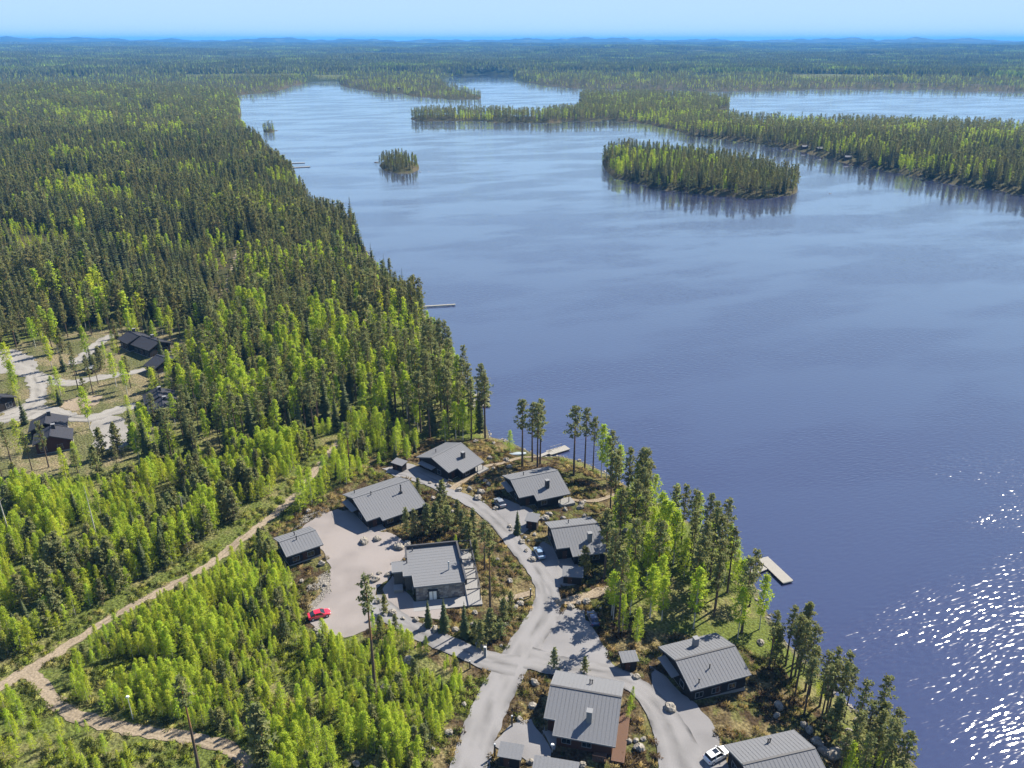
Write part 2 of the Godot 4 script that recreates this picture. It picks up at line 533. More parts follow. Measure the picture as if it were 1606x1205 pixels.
# every tree mesh is made one metre... of its own height and scaled by its instances
func pine_mesh(hh: float, from: float, rc: float, nb: int, per: int, tr: int, size: float, sides: int, cone := false) -> Array:
	var t := trunk_mesh(hh * 0.97, hh * 0.0125 + 0.04, Color(0.10, 0.075, 0.06), Color(0.22, 0.115, 0.055), sides, 0.3)
	var b := MB.new()
	var az := rng.randf() * TAU
	for i in nb:
		var u := (i + rng.randf()) / nb
		az += 2.4 + rng.randf_range(-0.4, 0.4)
		var prof := pow(1.0 - u, 0.42) * (0.5 + 0.5 * minf(1.0, u * 3.0)) if not cone else pow(1.0 - u, 0.8)
		var len := rc * prof * rng.randf_range(0.45, 1.3) + 0.15
		var y := hh * lerpf(from, 0.985, u)
		var dir := Vector3(cos(az), lerpf(-0.05, 0.75, u), sin(az)).normalized()
		var base := Vector3(0, y, 0)
		var away := Vector3(cos(az), 0.35, sin(az)).normalized()
		t.col = Color(0.13, 0.085, 0.05)
		if nb > 14:
			var tip := base + dir * len * 0.9
			t.tri(base + Vector3(0, 0.05, 0), base - Vector3(0, 0.05, 0), tip)
		var tone := shade_of(PINE)
		for k in per:
			var f := lerpf(0.3, 1.0, (k + rng.randf()) / per)
			b.col = shade_of(tone, 0.12)
			tuft(b, base + dir * len * f + rv(size * 0.45), size * rng.randf_range(0.75, 1.2), tr, away)
	return [t, b]

func spruce_mesh(hh: float, rc: float, whorls: int, arms: int, sides: int) -> Array:
	var t := trunk_mesh(hh * 0.98, hh * 0.011 + 0.03, Color(0.09, 0.07, 0.055), Color(0.08, 0.06, 0.045), sides, 0.05)
	var b := MB.new()
	for i in whorls:
		var u := (i + 0.3 * rng.randf()) / whorls
		var y := hh * lerpf(0.06, 0.97, u)
		var rr := rc * pow(1.0 - u, 0.85) + 0.12
		var a0 := rng.randf() * TAU
		for k in arms:
			var az := a0 + TAU * k / arms + rng.randf_range(-0.25, 0.25)
			var len := rr * rng.randf_range(0.55, 1.25)
			var d := Vector3(cos(az), 0, sin(az)); var s := Vector3(-sin(az), 0, cos(az))
			var away := (d + Vector3(0, 0.5, 0)).normalized()
			var p0 := Vector3(0, y + 0.12 * rr, 0)
			var p1 := p0 + d * len * 0.55 + Vector3(0, -0.16 * len, 0)
			var p2 := p0 + d * len + Vector3(0, -0.3 * len + rng.randf_range(-0.05, 0.1), 0)
			var w := len * rng.randf_range(0.26, 0.4)
			b.col = shade_of(SPRUCE, 0.25)
			b.trin(p0, p1 - s * w, p1 + s * w, away)
			b.trin(p1 - s * w * 1.0, p2, p1 + s * w * 1.0, away)
			b.trin(p1, p1 - s * w * 1.5 + Vector3(0, -0.22 * len, 0), p1 + d * w - s * w * 0.3, (away - s).normalized())
			b.trin(p1, p1 + s * w * 1.5 + Vector3(0, -0.22 * len, 0), p1 + d * w + s * w * 0.3, (away + s).normalized())
	b.col = SPRUCE
	b.trin(Vector3(0.08, hh * 0.93, 0), Vector3(-0.08, hh * 0.93, 0.05), Vector3(0, hh * 1.02, 0), Vector3(0, 0.5, 1).normalized())
	return [t, b]

func birch_mesh(hh: float, from: float, rc: float, nb: int, per: int, size: float, sides: int) -> Array:
	var t := trunk_mesh(hh * 0.95, hh * 0.008 + 0.025, Color(0.42, 0.40, 0.37), Color(0.40, 0.37, 0.33), sides, 0.25)
	var b := MB.new()
	var az := rng.randf() * TAU
	for i in nb:
		var u := (i + rng.randf()) / nb
		az += 2.4 + rng.randf_range(-0.5, 0.5)
		var prof := pow(sin(PI * clampf(pow(u, 0.75) * 0.9 + 0.08, 0, 1)), 0.75) if hh > 10.0 else pow(1.0 - u, 0.6) * minf(1.0, (u + 0.18) * 3.2)
		var len := rc * prof * rng.randf_range(0.5, 1.35) + 0.12
		var base := Vector3(0, hh * lerpf(from, 0.93, u), 0)
		var dir := Vector3(cos(az), 0.55 + u * 0.7, sin(az)).normalized()
		var away := Vector3(cos(az), 0.3, sin(az)).normalized()
		if nb > 14:
			t.col = Color(0.2, 0.17, 0.14)
			t.tri(base + Vector3(0, 0.03, 0), base - Vector3(0, 0.03, 0), base + dir * len * 0.9)
		var tone := shade_of(BIRCH, 0.16)
		for k in per:
			var f := sqrt(rng.randf_range(0.04, 1.0))
			b.col = shade_of(tone, 0.16)
			var p := base + dir * len * f + Vector3(0, -0.25 * len * f * rng.randf(), 0) + rv(0.22 + 0.1 * size)
			tuft(b, p, size * rng.randf_range(0.7, 1.25), 2, away)
	return [t, b]

var kinds := {}      # name -> {trunk: [], crown: [], both: [], height: []}

func add_kind(key: String, made: Array, hh: float, leafmat: String) -> void:
	if not kinds.has(key): kinds[key] = {"trunk": [], "crown": [], "both": [], "h": []}
	var k: Dictionary = kinds[key]
	k.trunk.append(made[0].mesh(M.bark))
	k.crown.append(made[1].mesh(M[leafmat]))
	var am := ArrayMesh.new()
	made[0].add_to(am, M.bark); made[1].add_to(am, M[leafmat])
	k.both.append(am); k.h.append(hh)

func make_tree_kinds() -> void:
	rng.seed = 77
	for i in 5: add_kind("pine", pine_mesh(18.0, rng.randf_range(0.46, 0.62), rng.randf_range(1.9, 2.8), 30, 5, 5, 0.40, 7), 18.0, "needle")
	for i in 2: add_kind("slim_pine", pine_mesh(22.0, 0.72, 1.5, 20, 4, 5, 0.42, 7), 22.0, "needle")
	for i in 4: add_kind("young_pine", pine_mesh(6.0, 0.08, rng.randf_range(1.35, 1.8), 44, 4, 6, 0.27, 6, true), 6.0, "needle")
	for i in 4: add_kind("spruce", spruce_mesh(9.0, rng.randf_range(1.05, 1.5), 20, 7, 6), 9.0, "needle")
	for i in 8: add_kind("birch", birch_mesh(8.0, rng.randf_range(0.03, 0.08), rng.randf_range(1.35, 2.2), 68, 14, 0.135, 6), 8.0, "leaf")
	for i in 4: add_kind("tall_birch", birch_mesh(14.0, rng.randf_range(0.22, 0.32), rng.randf_range(1.7, 2.2), 56, 14, 0.27, 6), 14.0, "leaf")
	for i in 6: add_kind("mid_pine", pine_mesh(18.0, rng.randf_range(0.14, 0.34), rng.randf_range(2.2, 3.2), 30, 3, 6, 0.62, 4, i < 3), 18.0, "needle")
	for i in 4: add_kind("mid_spruce", spruce_mesh(18.0, rng.randf_range(2.2, 3.0), 14, 7, 4), 18.0, "needle")
	for i in 3: add_kind("mid_birch", birch_mesh(14.0, 0.2, 2.0, 24, 8, 0.55, 4), 14.0, "leaf")
	for i in 4: add_kind("far_pine", pine_mesh(18.0, rng.randf_range(0.2, 0.35), rng.randf_range(2.0, 2.7), 14, 2, 4, 1.15, 3, i < 2), 18.0, "needle")
	for i in 3: add_kind("far_spruce", spruce_mesh(18.0, 2.3, 7, 5, 3), 18.0, "needle")
	for i in 2: add_kind("far_birch", birch_mesh(14.0, 0.15, 2.2, 12, 5, 1.0, 3), 14.0, "leaf")

# where no tree may stand
var keep_out := []            # [Vector2 centre, radius]
var keep_poly := []
var keep_line := []           # [PackedVector2Array, half width]

func is_free(q: Vector2, room := 0.0) -> bool:
	for k in keep_out:
		if k[0].distance_squared_to(q) < (k[1] + room) * (k[1] + room): return false
	for p in keep_poly:
		if Geometry2D.is_point_in_polygon(q, p): return false
	for l in keep_line:
		var pts: PackedVector2Array = l[0]
		var w: float = l[1] + room
		for i in pts.size() - 1:
			if Geometry2D.get_closest_point_to_segment(q, pts[i], pts[i + 1]).distance_squared_to(q) < w * w: return false
	return true

var near := {"pine_tree": [], "birch_tree": [], "spruce_tree": []}
var forest := {}              # stuff name -> kind key -> variant -> [transforms, colours]

func in_view(q: Vector2, margin := 4.0) -> bool:
	return absf(rad_to_deg(atan2(q.x, -q.y))) < 34.5 + margin

func put_near(species: String, key: String, at: Vector3, hh: float, label: String, group: String, mean := 0.0) -> void:
	var px := to_px(at)
	var pt := to_px(at + Vector3(0, hh, 0))
	if px.x < -40 or px.x > 1646 or pt.y > 1210: 
		if px.x < -200 or px.x > 1800 or pt.y > 1300: return
		mass("woodland_trees", key, at, hh, Color(1, 1, 1)); return
	near[species].append({"key": key, "at": at, "h": hh, "label": label, "group": group, "size": hh / at.length(), "mean": mean if mean > 0.0 else hh})

func mass(stuff: String, key: String, at: Vector3, hh: float, tint: Color) -> void:
	if not forest.has(stuff): forest[stuff] = {}
	if not forest[stuff].has(key): forest[stuff][key] = {}
	var k: Dictionary = kinds[key]
	var i: int = rng.randi() % k.both.size()
	if not forest[stuff][key].has(i): forest[stuff][key][i] = [[], []]
	var s: float = hh / k.h[i]
	var w := s * rng.randf_range(0.85, 1.2)
	forest[stuff][key][i][0].append(Transform3D(Basis(Vector3.UP, rng.randf() * TAU).scaled(Vector3(w, s, w)), at))
	forest[stuff][key][i][1].append(tint)

func tint() -> Color:
	var k := rng.randf_range(0.84, 1.16)
	return Color(k * rng.randf_range(0.92, 1.12), k, k * rng.randf_range(0.85, 1.1))

# zones near the village: [outline in pixels of the ground, spacing, shares of birch/spruce/pine, heights, labels]
func zone(px: Array, space: float, share: Array, hb: Array, hs: Array, hp: Array, where: String, young: bool) -> void:
	var p := ground_poly(px)
	var lo := p[0]; var hi := p[0]
	for q in p:
		lo = lo.min(q); hi = hi.max(q)
	var x := lo.x
	while x < hi.x:
		var z := lo.y
		while z < hi.y:
			var q := Vector2(x + rng.randf_range(-0.48, 0.48) * space, z + rng.randf_range(-0.48, 0.48) * space)
			z += space
			if not Geometry2D.is_point_in_polygon(q, p) or not is_free(q, 0.9): continue
			if nz.get_noise_2d(q.x * 7.0, q.y * 7.0) < -0.22: continue
			var at := Vector3(q.x, h(q.x, q.y), q.y)
			if at.y < 0.25: continue
			var stand := 1.0 + nz.get_noise_2d(q.x * 4.0 + 900.0, q.y * 4.0) * (0.7 if young else 0.25)
			var d := rng.randf() + nz.get_noise_2d(q.x * 3.0 + 300.0, q.y * 3.0) * 0.35
			if d < share[0]:
				var hh := rng.randf_range(hb[0], hb[1]) * stand
				put_near("birch_tree", "birch" if hh < 10.5 else "tall_birch", at, hh, ("young light green birch " if young else "bright green leafy birch ") + where, "birches " + where, (hb[0] + hb[1]) / 2.0)
			elif d < share[0] + share[1]:
				put_near("spruce_tree", "spruce", at, rng.randf_range(hs[0], hs[1]) * stand, "dark pointed spruce " + where, "spruces " + where, (hs[0] + hs[1]) / 2.0)
			else:
				var hh := rng.randf_range(hp[0], hp[1])
				put_near("pine_tree", "pine" if hh > 9.0 else "young_pine", at, hh, ("bushy young pine " if hh <= 9.0 else "tall bare-stemmed pine ") + where, ("young pines " if hh <= 9.0 else "tall pines ") + where, (hp[0] + hp[1]) / 2.0)
		x += space

func make_zones() -> void:
	for px in [[[42,690],[115,700],[118,732],[40,728]], [[212,628],[272,640],[276,695],[208,690]], [[1176,905],[1206,898],[1228,990],[1194,990]], [[192,545],[250,548],[252,580],[190,572]], [[225,582],[250,575],[255,600],[222,598]]]:
		keep_poly.append(ground_poly(px))
	var near_side := PackedVector2Array()
	for a in [[0,1078],[60,1042],[130,998],[200,955],[280,913],[340,878],[400,830],[450,790],[490,745],[520,706]]:
		var w := on_ground(a[0], a[1])
		near_side.append(Vector2(w.x + 1.2, w.z + 2.4))
	keep_line.append([near_side, 0.5])
	rng.seed = 5
	zone([[95,1075],[200,965],[330,895],[405,850],[425,862],[455,895],[466,930],[478,985],[500,1003],[560,1010],[600,990],[640,1010],[700,1040],[730,1062],[735,1078],[728,1100],[700,1150],[668,1200],[640,1260],[420,1240],[390,1190],[330,1150],[250,1128],[180,1125],[120,1105]], 1.32, [0.82, 0.06], [2.8, 5.8], [3.0, 5.5], [2.5, 5.5], "in the thicket below the gravel yard", true)
	zone([[-60,1075],[0,1045],[70,1005],[150,955],[250,895],[330,850],[390,800],[450,755],[495,705],[525,672],[470,690],[400,705],[300,725],[220,745],[130,765],[60,775],[-60,790]], 1.55, [0.84, 0.05], [4.0, 7.6], [4.0, 8.0], [4.0, 9.0], "in the thicket above the dirt track", true)
	zone([[535,690],[600,665],[660,690],[655,715],[620,735],[570,745],[530,770],[480,800],[455,805],[430,830],[440,800],[480,760],[515,720]], 2.2, [0.78, 0.1], [4.5, 8.5], [3.5, 7.0], [3.0, 7.0], "between the dirt track and the large cottage", true)
	zone([[525,672],[470,690],[400,705],[300,725],[220,745],[215,715],[260,665],[290,610],[330,540],[380,500],[500,500],[590,560],[650,620],[660,685],[600,665]], 3.1, [0.5, 0.16], [9.0, 14.5], [7.0, 15.0], [10.0, 16.0], "in the mixed wood behind the black cabins", false)
	zone([[590,560],[640,590],[700,570],[735,620],[760,670],[768,688],[700,695],[660,685],[650,620]], 3.3, [0.4, 0.08], [9.0, 14.0], [8.0, 13.0], [15.0, 20.0], "by the shore beyond the cottages", false)
	zone([[-60,560],[120,520],[250,505],[330,540],[290,610],[260,665],[215,715],[220,745],[130,765],[-60,780]], 5.2, [0.5, 0.15], [7.0, 13.0], [6.0, 10.0], [7.5, 13.0], "among the black cabins", false)
	zone([[945,905],[955,850],[945,800],[990,790],[1050,812],[1100,845],[1150,885],[1185,930],[1205,975],[1190,1010],[1150,1010],[1090,990],[1040,995],[1015,1015],[990,1030],[965,1020],[945,985],[925,950]], 3.2, [0.5, 0.02], [7.0, 14.0], [5.0, 8.0], [12.5, 18.5], "in the grove between cottages and jetty", false)
	zone([[1185,1040],[1215,1005],[1250,1035],[1280,1065],[1310,1105],[1360,1140],[1400,1185],[1440,1230],[1400,1300],[1310,1240],[1275,1150],[1180,1130],[1130,1140],[1120,1110],[1180,1080]], 2.5, [0.26, 0.02], [5.0, 10.0], [4.0, 7.0], [8.5, 14.5], "on the rocky shore below the cottages", false)
	zone([[-60,1100],[0,1100],[60,1090],[110,1130],[200,1160],[300,1172],[360,1200],[380,1280],[-60,1280]], 2.7, [0.7, 0.1], [2.0, 4.5], [2.0, 5.0], [2.0, 5.0], "in the scrub below the forked track", true)

func explicit_tree(species: String, key: String, base: Array, top: Array, label: String, group := "") -> void:
	var at := on_ground(base[0], base[1])
	put_near(species, key, at, clampf(top_height(at, top[0], top[1]), 1.5, 27.0), label, group)

func make_single_trees() -> void:
	rng.seed = 6
	var P := "pine_tree"
	explicit_tree(P, "slim_pine", [769, 969], [763, 829], "lone tall pine with high bare trunk beside the stone house terrace")
	explicit_tree(P, "slim_pine", [588, 1092], [572, 903], "lone very tall pine with thin crown above the young birches")
	explicit_tree(P, "slim_pine", [312, 1212], [283, 1062], "lone slender pine beside the forked dirt track")
	explicit_tree(P, "young_pine", [415, 1205], [405, 1108], "round-crowned greyish pine at the edge of the birch thicket")
	explicit_tree(P, "slim_pine", [550, 752], [545, 662], "single pine standing between dirt track and large cottage")
	explicit_tree(P, "pine", [760, 893], [757, 818], "broad pine beside the bend of the grey road")
	for a in [[819, 732, 818, 628], [843, 735, 843, 633], [847, 728, 846, 626], [835, 724, 836, 632]]:
		explicit_tree(P, "pine", [a[0], a[1]], [a[2], a[3]], "tall pine on the point beside the bathing jetty", "pines beside the bathing jetty")
	for a in [[899.6, 746, 898, 638], [917, 735, 922, 641], [957, 760, 963, 676], [1003, 800, 1006, 702], [930, 738, 935, 655], [1013, 806, 1016, 722]]:
		explicit_tree(P, "pine", [a[0], a[1]], [a[2], a[3]], "tall pine on the heathy point between two small jetties", "pines on the heathy point")
	for a in [[943, 749, 942, 662], [970, 760, 975, 695], [951, 752, 950, 680]]:
		explicit_tree("birch_tree", "tall_birch", [a[0], a[1]], [a[2], a[3]], "slim leafy birch among pines on the heathy point", "birches on the heathy point")
	explicit_tree("birch_tree", "birch", [800, 709], [799, 673], "small round birch beside the upturned rowing boat")
	explicit_tree("birch_tree", "birch", [715, 855], [715, 838], "small light green birch behind the stone house")
	for a in [[754, 1016, 6.0], [769, 1002, 6.6], [790, 980, 6.0], [801, 962, 5.0], [604, 962, 4.2], [597, 1002, 5.0], [785, 1000, 4.0], [745, 1000, 3.6], [620, 985, 3.0]]:
		put_near(P, "young_pine", on_ground(a[0], a[1]), a[2], "bushy young pine in the bed between stone house and road", "young pines around the stone house")
	for a in [[697, 991, 7.6], [672, 983, 6.2], [729, 1000, 8.0]]:
		put_near("spruce_tree", "spruce", on_ground(a[0], a[1]), a[2], "pointed young spruce in front of the stone house wall", "spruces before the stone house")
	for a in [[638, 838, 6.6], [651, 843, 7.0], [671, 838, 7.6], [684, 831, 7.0], [694, 799, 7.4], [656, 777, 4.6], [703, 834, 6.6], [718, 821, 6.0], [725, 839, 6.2], [742, 838, 6.4], [735, 862, 7.0], [690, 812, 6.0], [746, 880, 5.2]]:
		put_near(P, "young_pine", on_ground(a[0], a[1]), a[2], "bushy dark pine on the bank between large cottage and road", "young pines on the bank")
	put_near("spruce_tree", "spruce", on_ground(811.5, 838), 6.4, "lone spruce beside the road next to the small shed", "")
	put_near(P, "young_pine", on_ground(917, 899), 6.4, "bushy pine at the eave of the cottage with silver car", "")
	put_near(P, "young_pine", on_ground(869, 1047), 4.2, "small pine beside the road above the red-decked cottage", "")
	put_near(P, "young_pine", on_ground(917, 1055), 3.4, "small pine beside the ridge of the red-decked cottage", "")
	for a in [[988, 1115, 3.4], [992, 1098, 3.0], [985, 1128, 2.8]]:
		put_near("birch_tree", "birch", on_ground(a[0], a[1]), a[2], "low green birch along the red wooden deck", "birches along the red deck")

func near_trees() -> void:
	rng.seed = 9
	for species in near:
		var l: Array = near[species]
		l.sort_custom(func(a, b): return a.size > b.size)
		var short: String = species.replace("_tree", "")
		for i in l.size():
			var d: Dictionary = l[i]
			if i >= 300:
				mass("woodland_trees", d.key, d.at, d.h, tint())
				continue
			var k: Dictionary = kinds[d.key]
			var n: int = rng.randi() % k.both.size()
			if d.group:   # told apart by how far each stands above or below its neighbours
				var word: String = "low" if d.h < d.mean * 0.85 else ("high" if d.h > d.mean * 1.15 else "middle-sized")
				d.label = word + " " + d.label.replace("tall ", "")
				d.group = word + " " + d.group.replace("tall ", "")
			var t := thing(species, d.at, rng.randf() * TAU, d.label, short + " tree", d.group)
			var s: float = d.h / k.h[n]
			var w := s * rng.randf_range(0.9, 1.2)
			t.scale = Vector3(w, s, w)
			part("trunk", k.trunk[n], t)
			part("crown", k.crown[n], t)

func build_forest() -> void:
	rng.seed = 31
	var zones := []
	for px in [[[-60,1075],[0,1045],[70,1005],[150,955],[250,895],[330,850],[390,800],[450,755],[495,705],[525,672],[600,665],[660,690],[760,700],[765,670],[735,620],[700,570],[640,590],[590,560],[500,500],[380,500],[330,540],[250,505],[120,520],[-60,560]]]:
		zones.append(ground_poly(px))
	# the great wood along the western shore
	var z := -200.0
	while z > -1900.0:
		var space := 3.8 if z > -900.0 else 5.0
		var x := z * 0.80
		while x < 60.0:
			var q := Vector2(x + rng.randf_range(-0.5, 0.5) * space, z + rng.randf_range(-0.5, 0.5) * space)
			x += space
			if q.length() < 225.0 or not in_view(q) or not Geometry2D.is_point_in_polygon(q, mainland): continue
			if Geometry2D.is_point_in_polygon(q, zones[0]): continue
			if q.length() < 520.0 and not is_free(q, 1.0): continue
			if nz.get_noise_2d(q.x * 2.0, q.y * 2.0) < -0.42: continue
			var at := Vector3(q.x, h(q.x, q.y), q.y)
			if at.y < 0.5: continue
			forest_tree("woodland_trees", at, q.length(), 1.0)
		z -= space
	print("wood ", Time.get_ticks_msec())
	# islands and the peninsula
	var names := ["peninsula_trees", "islet_trees", "island_trees", "rock_islet_trees"]
	for n in 4:
		var p: PackedVector2Array = isles[n]
		var lo := p[0]; var hi := p[0]
		for q in p:
			lo = lo.min(q); hi = hi.max(q)
		var space: float = [5.4, 4.2, 4.6, 3.5][n]
		var xx := lo.x
		while xx < minf(hi.x, 900.0):
			var zz := lo.y
			while zz < hi.y:
				var q := Vector2(xx + rng.randf_range(-0.5, 0.5) * space, zz + rng.randf_range(-0.5, 0.5) * space)
				zz += space
				if not Geometry2D.is_point_in_polygon(q, p) or not in_view(q): continue
				var at := Vector3(q.x, h(q.x, q.y), q.y)
				if at.y < 0.15 or not is_free(q, 2.0): continue
				forest_tree(names[n], at, q.length(), ([0.78, 0.52, 0.82, 0.6][n] if n > 0 or q.length() > 950.0 else 0.92))
			xx += space
	# the land beyond the lake: single trees, then stands
	var r := 1250.0
	while r < 2700.0:
		var step := 7.6 + (r - 1250.0) * 0.0022
		var t := -38.0
		while t < 38.0:
			var a := deg_to_rad(t + rng.randf_range(-0.5, 0.5) * rad_to_deg(step / r))
			var rr := r + rng.randf_range(-0.5, 0.5) * step
			t += rad_to_deg(step / r)
			var q := Vector2(rr * sin(a), -rr * cos(a))
			if grid_at(landm, q.x, q.y) < 0.6 or Geometry2D.is_point_in_polygon(q, isles[0]): continue
			if rr < 1900.0 and q.y > -1900.0 and q.x < 60.0 and Geometry2D.is_point_in_polygon(q, mainland): continue
			if nz2.get_noise_2d(q.x * 1.1 + 900.0, q.y * 1.1) > 0.36 and rr > 2300.0: continue
			forest_tree("far_shore_trees", Vector3(q.x, h(q.x, q.y), q.y), rr, 0.82)
		r += step
	print("far ", Time.get_ticks_msec())
	var stands := []
	for k in 5:
		var b := MB.new()
		for i in 150:
			var c0 := Vector3(rng.randf_range(-44, 44), 0, rng.randf_range(-44, 44))
			var hh := rng.randf_range(11, 19); var rr := rng.randf_range(2.0, 3.3)
			b.col = shade_of(PINE.lerp(SPRUCE, rng.randf()) if rng.randf() > 0.1 else BIRCH * 0.7, 0.25)
			var a0 := rng.randf() * TAU
			for s in 5:
				var a := a0 + TAU * s / 5; var e := a0 + TAU * (s + 1) / 5
				var A := c0 + Vector3(cos(a) * rr, hh * rng.randf_range(0.15, 0.4), sin(a) * rr)
				var B := c0 + Vector3(cos(e) * rr, hh * rng.randf_range(0.15, 0.4), sin(e) * rr)
				var T := c0 + Vector3(rng.randf_range(-1, 1), hh * rng.randf_range(0.85, 1.0), rng.randf_range(-1, 1))
				var m := Vector3(cos((a + e) / 2), 0.45, sin((a + e) / 2)).normalized()
				b.trin(B, A, T, m)
		stands.append(b.mesh(M.far_leaf))
	var put := [[], [], [], [], []]
	var cols := [[], [], [], [], []]
	r = 2690.0
	while r < 10500.0:
		var step := 76.0 + (r - 2690.0) * 0.004
		var t := -38.0
		while t < 38.0:
			var a := deg_to_rad(t + rng.randf_range(-0.3, 0.3) * rad_to_deg(step / r))
			var rr := r + rng.randf_range(-0.3, 0.3) * step
			t += rad_to_deg(step / r)
			var q := Vector2(rr * sin(a), -rr * cos(a))
			if grid_at(landm, q.x, q.y) < 0.95 or nz2.get_noise_2d(q.x * 1.1 + 900.0, q.y * 1.1) > 0.36: continue
			var k := rng.randi() % 5
			var s := step / 76.0
			put[k].append(Transform3D(Basis(Vector3.UP, rng.randf() * TAU).scaled(Vector3(s, rng.randf_range(0.85, 1.2), s)), Vector3(q.x, h(q.x, q.y) - 0.5, q.y)))
			var bright := nz2.get_noise_2d(q.x * 2.2, q.y * 2.2)
			var g := rng.randf_range(0.7, 1.1)
			cols[k].append(Color(g, g, g) if bright < 0.3 else Color(1.5 * g, 1.7 * g, 0.9 * g))
	
		r += step
	var far := Node3D.new()
	far.name = numbered("distant_forest")
	add_child(far)
	tag(far, "blue-green conifer forest rolling to the hills at the horizon", "forest", "", "stuff")
	for k in 5: multi("forest_stand", stands[k], put[k], cols[k], far)
	var words := {
		"woodland_trees": ["dense green wood of pines, spruces and birches along the lake shore", "woodland"],
		"peninsula_trees": ["dark wooded peninsula with bright birches reaching across the lake", "woodland"],
		"islet_trees": ["clump of dark pines on the small rocky islet", "woodland"],
		"island_trees": ["pine and birch wood covering the long island", "woodland"],
		"rock_islet_trees": ["few trees on the tiny skerry by the far shore", "woodland"],
		"far_shore_trees": ["hazy conifer wood along the far lake shores", "forest"]}
	for s in forest:
		var root := Node3D.new()
		root.name = numbered(s)
		add_child(root)
		tag(root, words[s][0], words[s][1], "", "stuff")
		for key in forest[s]:
			for i in forest[s][key]:
				multi(key.replace("mid_", "").replace("far_", "").replace("young_", "").replace("tall_", "") + "_trees", kinds[key].both[i], forest[s][key][i][0], forest[s][key][i][1], root)

func forest_tree(stuff: String, at: Vector3, dist: float, size: float) -> void:
	var patch := nz.get_noise_2d(at.x * 1.1 + 77.0, at.z * 1.1) + nz.get_noise_2d(at.x * 5.0, at.z * 5.0 + 40.0) * 0.5
	var lod := "mid_" if dist < 1000.0 else "far_"
	if stuff.contains("islet"): patch = -1.0
	elif stuff == "woodland_trees" or stuff == "far_shore_trees":   # stands of different age, young growth on old clearings
		size *= 0.82 + nz2.get_noise_2d(at.x * 7.0 + 50.0, at.z * 7.0) * 0.5
		if nz2.get_noise_2d(at.x * 5.0 + 1500.0, at.z * 5.0) > 0.4:
			size *= 0.5; patch = 1.0
	var d := rng.randf()
	var c := tint()
	var dark := nz2.get_noise_2d(at.x * 4.0, at.z * 4.0 + 500.0)
	var glade := Vector2(at.x, at.z).distance_to(flat2(1022, 262)) < 26.0 or Vector2(at.x, at.z).distance_to(flat2(985, 252)) < 14.0
	if glade: patch = 1.0
	if patch > 0.24 and d < 0.8 or d < 0.06:
		mass(stuff, lod + "birch", at, rng.randf_range(8, 15) * size, c)
	elif (dark > 0.12 and d < 0.8) or d < 0.25:
		mass(stuff, lod + "spruce", at, rng.randf_range(10, 20) * size, c)
	else:
		mass(stuff, lod + "pine", at, rng.randf_range(11, 19) * size, c)

func multi(called: String, mesh: Mesh, tf: Array, cols: Array, parent: Node3D) -> MultiMeshInstance3D:
	if tf.is_empty(): return null
	var mm := MultiMesh.new()
	mm.transform_format = MultiMesh.TRANSFORM_3D
	mm.use_colors = true
	mm.mesh = mesh
	mm.instance_count = tf.size()
	for i in tf.size():
		mm.set_instance_transform(i, tf[i]); mm.set_instance_color(i, cols[i])
	var o := MultiMeshInstance3D.new()
	o.name = called
	o.multimesh = mm
	o.set_meta("kind", "stuff")
	parent.add_child(o, true)
	return o

# ------------------------------------------------------------------ roads and yards
var sheet := 0
func smooth_line(px: Array, step: float) -> Array:   # world points with half widths, evenly spaced
	var pts := []
	for a in px:
		var w := on_ground(a[0], a[1])
		pts.append(Vector3(w.x, a[2], w.z))
	var out := []
	for i in pts.size() - 1:
		var p0: Vector3 = pts[maxi(i - 1, 0)]; var p1: Vector3 = pts[i]; var p2: Vector3 = pts[i + 1]; var p3: Vector3 = pts[mini(i + 2, pts.size() - 1)]
		var n := maxi(1, int(Vector2(p2.x - p1.x, p2.z - p1.z).length() / step))
		for k in n:
			out.append(p1.cubic_interpolate(p2, p0, p3, float(k) / n))
	out.append(pts[-1])
	return out

func ribbon(called: String, px: Array, m: Material, label: String, category: String, ragged := 0.12) -> void:
	sheet += 1
	var line := smooth_line(px, 0.8)
	var lift := 0.03 + 0.005 * sheet
	var v := PackedVector3Array(); var n := PackedVector3Array(); var ind := PackedInt32Array(); var cl := PackedColorArray()
	var flat := PackedVector2Array()
	var wide := 0.0
	for i in line.size():
		var p: Vector3 = line[i]
		var d: Vector3 = line[mini(i + 1, line.size() - 1)] - line[maxi(i - 1, 0)]
		d.y = 0; d = d.normalized()
		var s := Vector3(-d.z, 0, d.x)
		flat.append(Vector2(p.x, p.z)); wide = maxf(wide, p.y)
		for k in 9:
			var f := (k - 4) / 4.0
			var w := p.y + (ragged * nz.get_noise_2d(p.x * 30.0 + k * 9.0, p.z * 30.0) * 3.0 if absf(f) > 0.9 else 0.0)
			var x := p.x + s.x * w * f; var z := p.z + s.z * w * f
			v.append(Vector3(x, h(x, z) + lift, z)); n.append(Vector3.UP)
			var tone: float = 1.0 - [0.38, 0.14, 0.0, 0.12, 0.26, 0.12, 0.0, 0.14, 0.38][k] * (0.7 + nz.get_noise_2d(p.x * 14.0 + k * 40.0, p.z * 14.0) * 2.2) + nz.get_noise_2d(x * 9.0, z * 9.0) * 0.22
			cl.append(Color(tone, tone, tone * 0.99))
	for i in line.size() - 1:
		for k in 8:
			var a := i * 9 + k
			ind.append_array([a, a + 9, a + 1, a + 1, a + 9, a + 10])
	keep_line.append([flat, wide])
	sheet_mesh(called, v, n, ind, cl, m, label, category)

